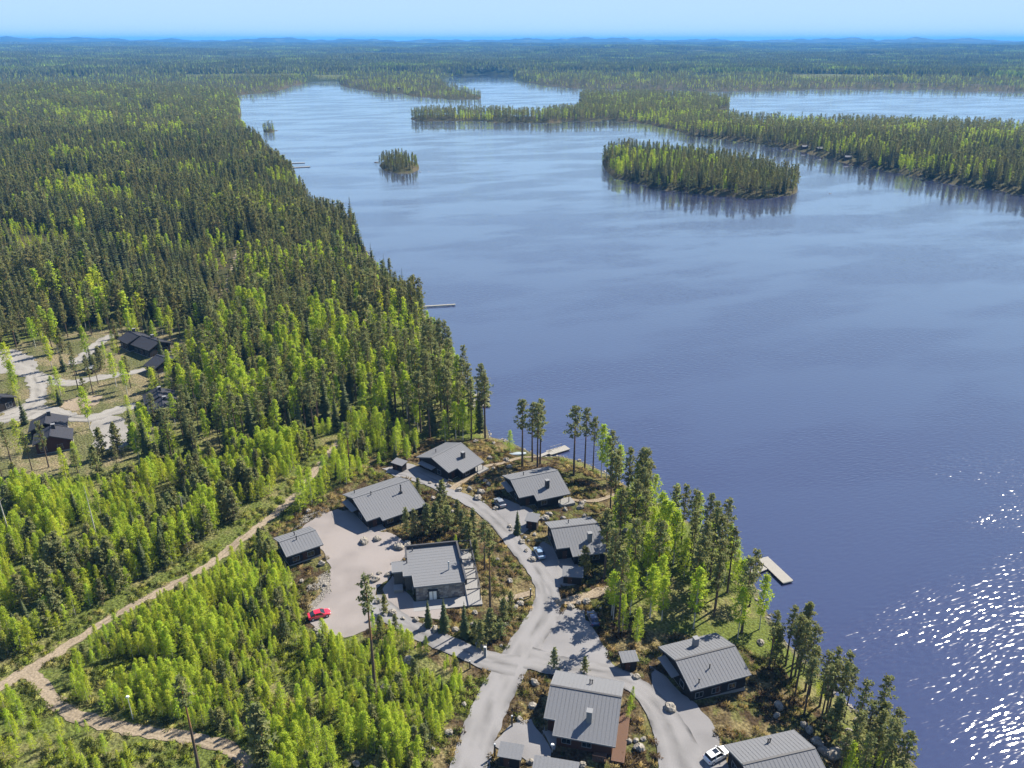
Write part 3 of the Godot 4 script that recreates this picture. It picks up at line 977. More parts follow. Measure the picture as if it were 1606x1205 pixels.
func sheet_mesh(called: String, v: PackedVector3Array, n: PackedVector3Array, ind: PackedInt32Array, cl: PackedColorArray, m: Material, label: String, category: String) -> void:
	for i in range(0, ind.size(), 3):   # all triangles face up
		var a := v[ind[i]]; var b := v[ind[i + 1]]; var c := v[ind[i + 2]]
		if (b - a).cross(c - a).y > 0:
			var t := ind[i + 1]; ind[i + 1] = ind[i + 2]; ind[i + 2] = t
	var arr := []
	arr.resize(Mesh.ARRAY_MAX)
	arr[Mesh.ARRAY_VERTEX] = v; arr[Mesh.ARRAY_NORMAL] = n; arr[Mesh.ARRAY_INDEX] = ind; arr[Mesh.ARRAY_COLOR] = cl
	var am := ArrayMesh.new()
	am.add_surface_from_arrays(Mesh.PRIMITIVE_TRIANGLES, arr)
	am.surface_set_material(0, m)
	single(called, am, label, category, "", "structure")

func yard(called: String, px: Array, m: Material, label: String, category: String, ragged := 0.4, keep := true) -> void:
	sheet += 1
	var lift := 0.03 + 0.005 * sheet
	var p := ground_poly(px)
	var edge := PackedVector2Array()
	for i in p.size():
		var a := p[i]; var b := p[(i + 1) % p.size()]
		var nn := maxi(1, int(a.distance_to(b) / 1.0))
		for k in nn:
			var q := a.lerp(b, float(k) / nn)
			edge.append(q + Vector2(nz.get_noise_2d(q.x * 20.0, q.y * 20.0), nz.get_noise_2d(q.x * 20.0 + 90.0, q.y * 20.0)) * ragged * 2.0)
	var pts := edge.duplicate()
	var lo := p[0]; var hi := p[0]
	for q in edge:
		lo = lo.min(q); hi = hi.max(q)
	var x := lo.x + 0.37
	while x < hi.x:
		var z := lo.y + 0.41
		while z < hi.y:
			var q := Vector2(x + nz.get_noise_2d(x * 60.0, z * 60.0) * 0.3, z)
			if Geometry2D.is_point_in_polygon(q, edge): pts.append(q)
			z += 1.15
		x += 1.15
	var tri := Geometry2D.triangulate_delaunay(pts)
	var ind := PackedInt32Array()
	for i in range(0, tri.size(), 3):
		var c := (pts[tri[i]] + pts[tri[i + 1]] + pts[tri[i + 2]]) / 3.0
		if Geometry2D.is_point_in_polygon(c, edge): ind.append_array([tri[i], tri[i + 1], tri[i + 2]])
	var v := PackedVector3Array(); var n := PackedVector3Array(); var cl := PackedColorArray()
	for q in pts:
		v.append(Vector3(q.x, h(q.x, q.y) + lift, q.y)); n.append(Vector3.UP)
		var tone := 0.94 + nz.get_noise_2d(q.x * 3.0, q.y * 3.0) * 0.22 + nz.get_noise_2d(q.x * 14.0 + 60.0, q.y * 14.0) * 0.2
		cl.append(Color(tone, tone, tone))
	if keep: keep_poly.append(p)
	sheet_mesh(called, v, n, ind, cl, m, label, category)

func make_roads() -> void:
	yard("clearing_gravel", [[143,655],[170,650],[198,658],[205,690],[196,704],[165,708],[146,698]], M.pale_gravel, "pale gravel yard below the black cabins", "gravel", 0.8)
	yard("clearing_gravel", [[-50,545],[25,548],[62,566],[48,584],[-50,592]], M.pale_gravel, "broad pale gravel patch at the edge of the clearing", "gravel", 1.0)
	yard("clearing_gravel", [[5,645],[45,632],[95,640],[80,652],[40,660],[5,662]], M.pale_gravel, "pale gravel patch behind the staggered pair of cabins", "gravel", 0.8)
	ribbon("gravel_lane", [[-50,572,4.2],[15,572,3.6],[50,588,2.8],[100,601,2.2],[142,595,2.2],[185,588,2.0],[228,580,2.0]], M.pale_gravel, "pale gravel lane passing the tiny hut among the cabins", "lane", 0.5)
	ribbon("gravel_lane", [[52,588,2.4],[60,615,2.4],[48,640,2.8],[20,655,2.6],[-50,668,2.6]], M.pale_gravel, "pale gravel lane behind the staggered pair of cabins", "lane", 0.5)
	ribbon("gravel_lane", [[50,642,2.4],[85,645,2.2],[115,655,2.2],[150,654,2.4],[214,634,2.2]], M.pale_gravel, "pale gravel lane beside the tan sand patch", "lane", 0.5)
	ribbon("gravel_lane", [[112,572,1.8],[135,556,2.2],[158,536,2.0],[185,522,1.6]], M.pale_gravel, "pale gravel lane leading to the far cabin", "lane", 0.5)
	yard("sand_patch", [[95,632],[130,620],[160,622],[158,632],[120,645],[98,642]], M.sand_track, "bare tan sand patch between the black cabins", "sand", 0.8)
	ribbon("dirt_track", [[-120,1150,1.3],[0,1078,1.25],[60,1042,1.2],[130,998,1.05],[200,955,1.0],[280,913,0.95],[340,878,0.95],[400,830,1.05],[450,790,1.1],[490,745,1.1],[520,706,1.1],[535,688,0.9]], M.sand_track, "pale sandy dirt track cutting through the young birches", "track", 0.3)
	ribbon("dirt_track", [[45,1052,1.2],[75,1090,1.2],[110,1118,1.2],[170,1138,1.1],[240,1150,1.1],[310,1160,1.1],[370,1182,1.1],[400,1215,1.0]], M.sand_track, "narrower dirt track forking off below the birch thicket", "track", 0.3)
	ribbon("forest_track", [[330,490,1.2],[350,462,1.2],[362,430,1.2],[372,400,1.2],[376,380,1.2]], M.sand_track, "faint track leading into the conifer wood", "track", 0.4)
	yard("gravel_yard", [[470,830],[505,805],[530,800],[560,815],[590,830],[625,842],[645,862],[628,885],[612,905],[596,920],[588,938],[612,965],[588,985],[545,1000],[500,992],[482,972],[492,945],[512,925],[520,900],[514,880],[505,862]], M.brown_gravel, "brown gravel yard between large cottage, garage and stone house", "gravel", 0.5)
	yard("gravel_yard", [[840,1040],[852,1000],[868,968],[885,957],[908,955],[928,985],[948,1012],[962,1050],[930,1056],[880,1052]], M.gravel_road, "grey gravel parking ground under the shadows of tall pines", "gravel", 0.6)
	yard("driveway", [[842,858],[853,850],[885,868],[910,890],[905,918],[876,922],[852,895]], M.gravel_road, "paved driveway of the cottage with the silver car", "driveway", 0.15)
	yard("driveway", [[775,790],[790,783],[830,798],[850,815],[836,822],[820,838],[800,842],[786,826]], M.gravel_road, "gravel driveway of the cottage with the small shed", "driveway", 0.2)
	yard("driveway", [[598,736],[640,728],[664,735],[705,750],[694,768],[655,757],[620,748]], M.gravel_road, "gravel driveway beside the lakeside cottage", "driveway", 0.3)
	yard("driveway", [[800,1138],[832,1128],[848,1150],[866,1178],[860,1200],[830,1196],[812,1182],[788,1178],[772,1168]], M.gravel_road, "gravel driveway of the red-decked cottage", "driveway", 0.2)
	yard("driveway", [[1038,1112],[1070,1090],[1092,1108],[1108,1128],[1125,1150],[1134,1180],[1160,1240],[1040,1240],[1050,1160]], M.gravel_road, "gravel driveway with the white car", "driveway", 0.3)
	yard("driveway", [[1020,1045],[1040,1060],[1068,1088],[1075,1100],[1040,1110],[1025,1085]], M.gravel_road, "paved forecourt of the cottage by the rocky shore", "driveway", 0.2)
	yard("driveway", [[520,805],[550,800],[600,832],[560,838],[530,825]], M.gravel_road, "shaded forecourt of the large cottage", "driveway", 0.2)
	yard("driveway", [[600,925],[615,905],[650,945],[700,958],[690,972],[640,968],[615,958]], M.brown_gravel, "shaded forecourt of the stone house", "driveway", 0.2)
	ribbon("road", [[715,1290,2.9],[735,1212,2.85],[752,1152,2.8],[775,1097,2.9],[800,1050,2.8],[826,1008,2.8],[850,970,2.8],[860,940,2.5],[852,912,2.1],[835,885,2.1],[812,858,2.0],[790,830,2.0],[765,806,1.9],[735,786,1.8],[700,770,1.7],[665,752,1.7],[640,742,1.7],[608,738,1.5]], M.gravel_road, "light grey road winding up between the cottages", "road")
	ribbon("side_road", [[812,1046,2.6],[770,1038,2.2],[735,1025,2.0],[690,1006,2.0],[645,986,2.0],[608,962,2.2],[580,940,2.4]], M.gravel_road, "side road leading to the brown gravel yard", "road")
	ribbon("side_road", [[828,1032,2.8],[880,1046,2.4],[930,1052,2.1],[975,1064,2.0],[1010,1086,2.0],[1035,1116,2.4],[1055,1152,3.0],[1070,1204,3.5],[1075,1270,3.6]], M.gravel_road, "side road curving past the red-decked cottage", "road")
	ribbon("footpath", [[893,784,0.6],[920,787,0.6],[950,782,0.6],[985,770,0.6]], M.sand_track, "sandy footpath from the cottage to the small jetty", "path", 0.1)
	ribbon("footpath", [[708,768,0.9],[735,749,0.8],[760,733,0.7],[790,727,0.6],[815,719,0.6],[846,717,0.6]], M.sand_track, "sandy footpath from the lakeside cottage to the bathing jetty", "path", 0.1)
	ribbon("footpath", [[872,948,0.9],[905,940,1.1],[945,928,1.1],[965,924,0.8]], M.sand_track, "sandy footpath into the pine grove", "path", 0.2)
	ribbon("footpath", [[785,944,0.7],[810,937,0.7],[833,930,0.7]], M.sand_track, "short sandy footpath from terrace to road", "path", 0.1)

# ------------------------------------------------------------------ houses
func window_in(parent: Node3D, at: Vector3, out: Vector3, w: float, hh: float, mframe: Material) -> void:
	var s := Vector3.UP.cross(out).normalized()
	var f := MB.new()
	for k in [[-w / 2, w], [w / 2, w]]:
		f.hexa(slab(at + s * k[0], s, out, 0.09, hh + 0.09, 0.09))
	for k in [-hh / 2, hh / 2]:
		f.hexa(slab(at + Vector3(0, k, 0), s, out, w - 0.1, 0.09, 0.085))
	if w > 1.3: f.hexa(slab(at, s, out, 0.06, hh - 0.1, 0.08))
	var frame := part("window", f.mesh(mframe), parent)
	var p := MB.new()
	p.hexa(slab(at, s, out, w - 0.09, hh - 0.09, 0.04))
	part("pane", p.mesh(M.glass), frame)

func slab(c: Vector3, s: Vector3, out: Vector3, w: float, hh: float, thick: float) -> Array:   # an upright board: centre on the wall face, half sunk
	var a := s * w / 2; var u := Vector3(0, hh / 2, 0); var o := out * thick
	var p := [c - a - u - o * 0.3, c - a - u + o, c + a - u + o, c + a - u - o * 0.3]
	var q := []
	for k in [0, 3, 2, 1]: q.append(p[k])
	if (q[1] - q[0]).cross(q[3] - q[0]).y < 0: q.reverse()
	return q + q.map(func(e): return e + u * 2)

func cottage(called: String, F: Vector2, d: Vector2, L: float, WL: float, WR: float, o: Dictionary, label: String, group := "") -> Node3D:
	d = d.normalized()
	var r := Vector2(-d.y, d.x)
	var mid := F + d * L / 2 + r * (WR - WL) / 2
	var g := h(mid.x, mid.y)
	var hr: float = o.get("hr", 5.0)
	var t: float = o.get("t", 0.33)
	var nl: float = o.get("nl", 0.0)
	var wn: float = o.get("wn", WR)
	var rb: float = o.get("rb", 0.0)
	var roofm: Material = o.get("roof", M.roof_felt)
	var wallm: Material = o.get("wall", M.dark_wall)
	var node := thing(called, Vector3(F.x, g, F.y), atan2(-d.y, d.x), label, "house", group)
	var corners := PackedVector2Array()
	for c in [[-1.0, -WL - 1.0], [L + 1.0, -WL - 1.0], [L + 1.0, WR + 1.0], [-1.0, WR + 1.0]]:
		corners.append(F + d * c[0] + r * c[1])
	keep_poly.append(corners)
	var topy := func(q: Vector2) -> float: return hr - absf(q.y) * t
	# roof: two slopes, a ridge cap, edge boards, seams
	var rp := PackedVector2Array([Vector2(0, 0.012), Vector2(L, 0.012), Vector2(L, WR), Vector2(nl, WR), Vector2(nl, wn), Vector2(0, wn)] if nl > 0.0 else [Vector2(0, 0.012), Vector2(L, 0.012), Vector2(L, WR), Vector2(0, WR)])
	var lp := PackedVector2Array([Vector2(0, -0.012), Vector2(L, -0.012), Vector2(L, -WL), Vector2(0, -WL)])
	var nr: float = o.get("nr", 0.0)
	if nr > 0.0: lp = PackedVector2Array([Vector2(0, -0.012), Vector2(L, -0.012), Vector2(L, -WL * 0.55), Vector2(L - nr, -WL * 0.55), Vector2(L - nr, -WL), Vector2(0, -WL)])
	var b := MB.new(); b.prism(rp, topy, 0.2); b.prism(lp, topy, 0.2)
	var roof := part("roof", b.mesh(roofm), node)
	b = MB.new()
	b.bar(Vector3(-0.02, hr + 0.03, 0), Vector3(L + 0.02, hr + 0.03, 0), 0.34, 0.07)
	part("ridge_cap", b.mesh(M.dark_trim if o.get("dark_ridge", false) else roofm), roof)
	b = MB.new()
	var x := 0.35
	while x < L - 0.2:
		var e := WR if x > nl or nl == 0.0 else wn
		b.bar(Vector3(x, hr + 0.012, 0.1), Vector3(x, hr + 0.012 - (e - 0.02) * t, e - 0.02), 0.022, 0.02)
		var l := WL if nr == 0.0 or x < L - nr else WL * 0.55
		b.bar(Vector3(x, hr + 0.012, -0.1), Vector3(x, hr + 0.012 - (l - 0.02) * t, -l + 0.02), 0.022, 0.02)
		x += 0.62
	var seams := part("roof_seams", b.mesh(roofm), roof)
	seams.set_meta("kind", "stuff")
	for q in [[rp, 1.0], [lp, -1.0]]:
		b = MB.new()
		var p: PackedVector2Array = q[0]
		for i in range(1, p.size()):
			var a := p[i]; var e := p[(i + 1) % p.size()]
			b.bar(Vector3(a.x, topy.call(a) - 0.1, a.y), Vector3(e.x, topy.call(e) - 0.1, e.y), 0.06, 0.26)
		part("edge_board", b.mesh(M.dark_trim if o.get("dark_edge", false) else M.trim), roof)
	# walls stand in from the roof edge; they go down into the ground
	var i_ := 0.55
	var wr := PackedVector2Array()
	wr.append(Vector2(i_, 0)); wr.append(Vector2(L - i_, 0))
	if rb > 0.0:
		wr.append_array([Vector2(L - i_, wn - i_), Vector2(L - rb, wn - i_), Vector2(L - rb, WR - i_)])
	else:
		wr.append(Vector2(L - i_, WR - i_))
	if nl > 0.0:
		wr.append_array([Vector2(nl + i_, WR - i_), Vector2(nl + i_, wn - i_), Vector2(i_, wn - i_)])
	else:
		wr.append(Vector2(i_, WR - i_))
	var under := func(q: Vector2) -> float: return hr - 0.19 - absf(q.y) * t
	b = MB.new()
	b.prism(wr, under, hr + 0.9)
	b.prism(PackedVector2Array([Vector2(i_, 0), Vector2(L - i_ - nr, 0), Vector2(L - i_ - nr, -WL + i_), Vector2(i_, -WL + i_)]), under, hr + 0.9)
	part("wall", b.mesh(wallm), node)
	b = MB.new()
	b.box(Vector3(i_ - 0.06, -0.9, -WL + i_ - 0.06), Vector3(L - i_ + 0.06 - nr, 0.28, (wn if nl > 0.0 or rb > 0.0 else WR) - i_ + 0.06))
	part("plinth", b.mesh(M.plinth), node)
	# openings
	var wy := 1.45
	window_in(node, Vector3(i_, wy, -WL * 0.5), Vector3.LEFT, 1.5, 1.2, M.trim)
	window_in(node, Vector3(i_, wy, wn * 0.35), Vector3.LEFT, 1.2, 1.2, M.trim)
	window_in(node, Vector3(L - i_ - nr, wy, -WL * 0.4), Vector3.RIGHT, 1.8, 1.5, M.trim)
	var fx := nl + i_ + 1.5
	while fx < L - maxf(rb, i_) - 1.0:
		window_in(node, Vector3(fx, 1.35, WR - i_), Vector3.BACK, 1.4, 1.1, M.trim)
		fx += 3.1
	b = MB.new()
	b.hexa(slab(Vector3(nl * 0.5 + 0.5 if nl > 0.0 else L * 0.5, 1.1, (wn if nl > 0.0 else WR) - i_), Vector3.RIGHT, Vector3.BACK, 0.95, 2.05, 0.05))
	var door := part("door", b.mesh(o.get("door", M.brown_wall)), node)
	b = MB.new()
	b.box(Vector3(nl * 0.5 + 0.85 if nl > 0.0 else L * 0.5 + 0.3, 1.02, (wn if nl > 0.0 else WR) - i_ + 0.05), Vector3(nl * 0.5 + 0.9 if nl > 0.0 else L * 0.5 + 0.35, 1.1, (wn if nl > 0.0 else WR) - i_ + 0.11))
	part("handle", b.mesh(M.steel), door)
	if nl > 0.0:   # entrance porch in the corner of the roof
		b = MB.new(); b.box(Vector3(-0.35, -0.7, wn - i_ + 0.05), Vector3(nl + i_ - 0.05, 0.14, WR + 0.4))
		part("porch_slab", b.mesh(M.pale_deck), node)
		b = MB.new()
		for k in [Vector3(0.12, 0, WR - 0.9), Vector3(0.12, 0, wn - i_ + 0.3)]:
			b.box(k + Vector3(-0.03, 0.14, -0.03), k + Vector3(0.03, 1.05, 0.03))
		b.bar(Vector3(0.12, 1.07, wn - i_ + 0.25), Vector3(0.12, 1.07, WR - 0.85), 0.07, 0.06)
		part("porch_railing", b.mesh(M.trim), node)
	if o.get("awning", false):   # small lean-to roof on the gable
		b = MB.new(); b.prism(PackedVector2Array([Vector2(-0.9, -WL * 0.75), Vector2(i_ + 0.02, -WL * 0.75), Vector2(i_ + 0.02, wn * 0.15), Vector2(-0.9, wn * 0.15)]), func(q): return 2.35 + q.x * 0.12, 0.1)
		part("awning", b.mesh(M.trim), node)
		b = MB.new(); b.box(Vector3(-1.1, -0.7, -WL * 0.75), Vector3(i_ - 0.08, 0.1, wn * 0.5))
		part("door_step", b.mesh(M.pale_deck), node)
	if rb > 0.0:
		b = MB.new(); b.box(Vector3(L - rb + 0.06, -1.2, wn - i_ + 0.06), Vector3(L + 1.1, 0.2, WR + 0.5))
		var deck := part("terrace", b.mesh(o.get("deck", M.pale_deck)), node)
		b = MB.new()
		var zz := wn - i_ + 0.2
		while zz < WR + 0.4:
			b.box(Vector3(L - rb + 0.07, 0.2, zz), Vector3(L + 1.1, 0.222, zz + 0.17)); zz += 0.2
		part("deck_board", b.mesh(o.get("deck", M.pale_deck)), deck).set_meta("kind", "stuff")
		for k in [Vector2(L - 0.25, WR - 0.25), Vector2(L - rb + 0.3, WR - 0.25)]:
			b = MB.new(); b.box(Vector3(k.x - 0.07, 0.2, k.y - 0.07), Vector3(k.x + 0.07, topy.call(k) - 0.15, k.y + 0.07))
			part("post", b.mesh(M.dark_trim), node)
	if o.has("chimney"):
		var c: Vector2 = o.chimney
		var y0 := hr - absf(c.y) * t
		var top: float = y0 + o.get("chimney_h", 1.5)
		b = MB.new(); b.box(Vector3(c.x - 0.42, y0 - 0.4, c.y - 0.42), Vector3(c.x + 0.42, top, c.y + 0.42))
		var ch := part("chimney", b.mesh(o.get("chimney_mat", M.dark_trim)), node)
		b = MB.new(); b.box(Vector3(c.x - 0.48, top, c.y - 0.48), Vector3(c.x + 0.48, top + 0.09, c.y + 0.48))
		part("chimney_cap", b.mesh(M.trim), ch)
	for v: Vector2 in o.get("vents", []):
		var y0 := hr - absf(v.y) * t
		b = MB.new(); b.tube([Vector3(v.x, y0 - 0.1, v.y), Vector3(v.x, y0 + 0.75, v.y)], [0.1, 0.1], 8)
		b.tube([Vector3(v.x, y0 + 0.76, v.y), Vector3(v.x, y0 + 0.9, v.y)], [0.17, 0.12], 8)
		part("vent_pipe", b.mesh(M.metal), node)
	if o.has("pipe"):
		var v: Vector2 = o.pipe
		var y0 := hr - absf(v.y) * t
		b = MB.new(); b.tube([Vector3(v.x, y0 - 0.1, v.y), Vector3(v.x, y0 + 2.0, v.y)], [0.14, 0.14], 8)
		b.box(Vector3(v.x - 0.28, y0 - 0.1, v.y - 0.28), Vector3(v.x + 0.28, y0 + 0.45, v.y + 0.28))
		b.tube([Vector3(v.x, y0 + 2.01, v.y), Vector3(v.x, y0 + 2.2, v.y)], [0.24, 0.1], 8)
		part("flue_pipe", b.mesh(M.metal), node)
	if o.get("ladder", false):
		b = MB.new()
		for s in [-0.2, 0.2]:
			b.bar(Vector3(L * 0.6 + s, hr + 0.09, 0.2), Vector3(L * 0.6 + s, hr + 0.09 - (WR - 0.3) * t, WR - 0.3), 0.05, 0.05)
		for k in int(WR / 0.5):
			var zz := 0.4 + k * 0.48
			b.bar(Vector3(L * 0.6 - 0.2, hr + 0.1 - zz * t, zz), Vector3(L * 0.6 + 0.2, hr + 0.1 - zz * t, zz), 0.04, 0.04)
		part("roof_ladder", b.mesh(M.metal), node)
	if o.has("side_deck"):   # open wooden deck past the far gable
		var w: float = o.side_deck
		b = MB.new(); b.box(Vector3(L - i_ + 0.06, -1.6, -WL * 0.3), Vector3(L + w, 0.32, WR + 0.6))
		var deck := part("terrace", b.mesh(M.red_deck), node)
		b = MB.new()
		var xx := L - i_ + 0.08
		while xx < L + w - 0.1:
			b.box(Vector3(xx, 0.32, -WL * 0.3), Vector3(xx + 0.15, 0.345, WR + 0.6)); xx += 0.19
		part("deck_board", b.mesh(M.red_deck), deck).set_meta("kind", "stuff")
		b = MB.new()
		b.box(Vector3(L - 3.2, -1.6, WR - i_ + 0.05), Vector3(L - 1.2, 0.3, WR + 1.1))
		part("balcony", b.mesh(M.red_deck), node)
		b = MB.new()
		for k in 9: b.box(Vector3(L - 3.2 + k * 0.24, 0.3, WR + 1.04), Vector3(L - 3.1 + k * 0.24, 1.2, WR + 1.09))
		b.box(Vector3(L - 3.22, 1.2, WR + 1.0), Vector3(L - 1.16, 1.28, WR + 1.12))
		part("balcony_railing", b.mesh(M.red_deck), node)
	return node

func shed(at: Vector3, turn: float, w: float, dp: float, hh: float, roofm: Material, label: String, group := "") -> void:
	var n := thing("shed", at, turn, label, "shed", group)
	keep_out.append([Vector2(at.x, at.z), maxf(w, dp) * 0.75])
	var b := MB.new()
	b.prism(PackedVector2Array([Vector2(-w / 2, -dp / 2), Vector2(w / 2, -dp / 2), Vector2(w / 2, dp / 2), Vector2(-w / 2, dp / 2)]), func(q): return hh - 0.1 - q.y * 0.12, hh + 0.6)
	part("wall", b.mesh(M.dark_wall), n)
	b = MB.new()
	b.prism(PackedVector2Array([Vector2(-w / 2 - 0.3, -dp / 2 - 0.3), Vector2(w / 2 + 0.3, -dp / 2 - 0.3), Vector2(w / 2 + 0.3, dp / 2 + 0.35), Vector2(-w / 2 - 0.3, dp / 2 + 0.35)]), func(q): return hh + 0.02 - q.y * 0.12, 0.11)
	var r := part("roof", b.mesh(roofm), n)
	b = MB.new()
	var x := -w / 2
	while x < w / 2 + 0.2:
		b.bar(Vector3(x, hh + 0.03 + (dp / 2 + 0.28) * 0.12, -dp / 2 - 0.28), Vector3(x, hh + 0.03 - (dp / 2 + 0.33) * 0.12, dp / 2 + 0.33), 0.022, 0.02); x += 0.6
	part("roof_seams", b.mesh(roofm), r).set_meta("kind", "stuff")
	b = MB.new()
	b.hexa(slab(Vector3(-w * 0.15, 0.95, dp / 2), Vector3.RIGHT, Vector3.BACK, 0.85, 1.8, 0.05))
	var door := part("door", b.mesh(M.brown_wall), n)
	b = MB.new(); b.box(Vector3(-w * 0.15 + 0.3, 0.9, dp / 2 + 0.05), Vector3(-w * 0.15 + 0.34, 1.05, dp / 2 + 0.1))
	part("handle", b.mesh(M.steel), door)

func stone_house() -> void:
	var d := Vector2(0.986, -0.168).normalized(); var r := Vector2(-d.y, d.x)
	var F := Vector2(-18.5, -122.9)
	var c := F + d * 4.5 - r * 6.0
	var g := h(c.x, c.y)
	var n := thing("stone_house", Vector3(F.x, g, F.y), atan2(-d.y, d.x), "flat-roofed stone-walled house with dark parapet and pergola terrace", "house")
	var keep := PackedVector2Array()
	for k in [[-4.6, -13.0], [13.0, -17.5], [13.2, 3.6], [-1.0, 3.6], [-4.6, -4.0]]: keep.append(F + d * k[0] + r * k[1])
	keep_poly.append(keep)
	var out := PackedVector2Array([Vector2(0, 0), Vector2(9.8, 0), Vector2(9.3, -12.2), Vector2(-0.9, -12.2), Vector2(-0.9, -8.4), Vector2(-4.0, -8.4), Vector2(-4.0, -5.1), Vector2(-1.9, -5.1), Vector2(-1.9, -3.6), Vector2(-0.2, -3.6)])
	var top := func(q: Vector2) -> float: return 3.62 - q.y * 0.02
	var b := MB.new(); b.prism(out, top, 0.3)
	var roof := part("roof", b.mesh(M.roof_felt), n)
	b = MB.new()
	var z := -0.5
	while z > -12.0:
		b.bar(Vector3(0.0 if z > -3.6 else -0.8, 3.63 - z * 0.02, z), Vector3(9.4, 3.63 - z * 0.02, z), 0.05, 0.02); z -= 0.9
	part("roof_seams", b.mesh(M.roof_felt), roof).set_meta("kind", "stuff")
	b = MB.new()
	for k in [[Vector2(9.85, 0.25), Vector2(9.35, -12.4), 0.9], [Vector2(9.5, -12.4), Vector2(-1.0, -12.4), 0.75], [Vector2(-1.05, -12.5), Vector2(-1.05, -8.5), 0.5]]:
		b.bar(Vector3(k[0].x, 3.75 - k[0].y * 0.02, k[0].y), Vector3(k[1].x, 3.75 - k[1].y * 0.02, k[1].y), 0.35, k[2] + 0.4)
	part("parapet", b.mesh(M.dark_trim), roof)
	b = MB.new()
	for i in [0, 4, 5, 6, 7, 8, 9]:
		var a := out[i]; var e := out[(i + 1) % out.size()]
		b.bar(Vector3(a.x, top.call(a) - 0.12, a.y), Vector3(e.x, top.call(e) - 0.12, e.y), 0.1, 0.34)
	part("edge_board", b.mesh(M.trim), roof)
	var ins := Geometry2D.offset_polygon(out, -0.3)
	b = MB.new(); b.prism(ins[0], func(q): return 3.33 - q.y * 0.02, 4.9)
	var wall := part("wall", b.mesh(M.stone), n)
	# single facing stones of the front wall
	rng.seed = 88
	var variants := []
	for k in 5:
		var s := MB.new()
		s.box(Vector3(-0.5, -0.5, -0.5), Vector3(0.5, 0.5, 0.5))
		var m := mat("facing_stone_%d" % k, [Color(0.20, 0.18, 0.17), Color(0.26, 0.235, 0.22), Color(0.15, 0.14, 0.145), Color(0.22, 0.185, 0.165), Color(0.30, 0.28, 0.26)][k], 0.9, 0.2)
		variants.append(s.mesh(m))
	var y := 0.15
	while y < 3.2:
		var hh := rng.randf_range(0.24, 0.4)
		var x := 0.32
		while x < 9.3:
			var w := minf(rng.randf_range(0.4, 0.9), 9.4 - x)
			if not (x + w > 2.7 and x < 4.3 and y < 2.3) and w > 0.12:
				var s := part("stone", variants[rng.randi() % 5], wall)
				s.position = Vector3(x + w / 2, y + hh / 2, -0.29)
				s.scale = Vector3(w - 0.03, hh - 0.03, rng.randf_range(0.06, 0.12))
			x += w
		y += hh
	b = MB.new()
	for k in [3.1, 3.85]: b.hexa(slab(Vector3(k, 1.15, -0.3), Vector3.RIGHT, Vector3.BACK, 0.62, 2.1, 0.1))
	part("double_door", b.mesh(M.white_paint), n)
	b = MB.new(); b.box(Vector3(2.55, 2.45, -0.28), Vector3(4.4, 2.55, 0.35))
	part("door_canopy", b.mesh(M.dark_trim), n)
	for k in [5.8, 7.6]: window_in(n, Vector3(k, 2.2, -0.3), Vector3.BACK, 0.7, 0.5, M.trim)
	window_in(n, Vector3(-0.2, 1.6, -2.0), Vector3.LEFT, 1.2, 1.2, M.trim)
	for k in [-10.0, -6.5, -3.0]: window_in(n, Vector3(9.2, 1.6, k), Vector3.RIGHT, 2.2, 1.9, M.trim)
	b = MB.new(); b.tube([Vector3(7.0, 3.6, -4.2), Vector3(7.0, 5.4, -4.2)], [0.15, 0.15], 8); b.tube([Vector3(7.0, 5.41, -4.2), Vector3(7.0, 5.6, -4.2)], [0.26, 0.12], 8)
	part("flue_pipe", b.mesh(M.steel), n)
	for k in [Vector2(-1.0, -7.6), Vector2(0.3, -11.4)]:
		b = MB.new(); b.tube([Vector3(k.x, 3.6, k.y), Vector3(k.x, 4.5, k.y)], [0.12, 0.12], 8)
		part("vent_pipe", b.mesh(M.metal), n)
	# terrace and pergola
	b = MB.new(); b.box(Vector3(-0.4, -1.5, 0.02), Vector3(12.6, 0.26, 2.9)); b.box(Vector3(9.62, -1.5, -15.5), Vector3(12.6, 0.26, 0.02))
	var deck := part("terrace", b.mesh(M.pale_deck), n)
	b = MB.new()
	var xx := 9.66
	while xx < 12.5:
		b.box(Vector3(xx, 0.26, -15.5), Vector3(xx + 0.26, 0.283, 2.9)); xx += 0.3
	part("deck_board", b.mesh(M.pale_deck), deck).set_meta("kind", "stuff")
	z = 1.6
	while z > -15.0:
		b = MB.new()
		b.box(Vector3(12.25, 0.2, z - 0.09), Vector3(12.43, 2.9, z + 0.09))
		b.box(Vector3(9.75, 2.9, z - 0.09), Vector3(12.43, 3.08, z + 0.09))
		part("pergola_frame", b.mesh(M.dark_trim), n)
		z -= 3.2
	b = MB.new(); b.box(Vector3(12.24, 3.08, -14.6), Vector3(12.44, 3.24, 1.8))
	part("pergola_beam", b.mesh(M.dark_trim), n)
	b = MB.new(); b.box(Vector3(-3.9, -0.6, -5.0), Vector3(-2.1, 0.9, -3.2))
	part("entrance_platform", b.mesh(M.pale_deck), n)

func ridge_house(called: String, F: Array, B: Array, hr: float, WL: float, WR: float, o: Dictionary, label: String, group := "") -> void:
	var w := on_ground((F[0] + B[0]) / 2.0, (F[1] + B[1]) / 2.0 + 20.0)
	var f := on_level(F[0], F[1], w.y + hr); var e := on_level(B[0], B[1], w.y + hr)
	var d := Vector2(e.x - f.x, e.z - f.z)
	o["hr"] = hr
	cottage(called, Vector2(f.x, f.z), d, d.length(), WL, WR, o, label, group)

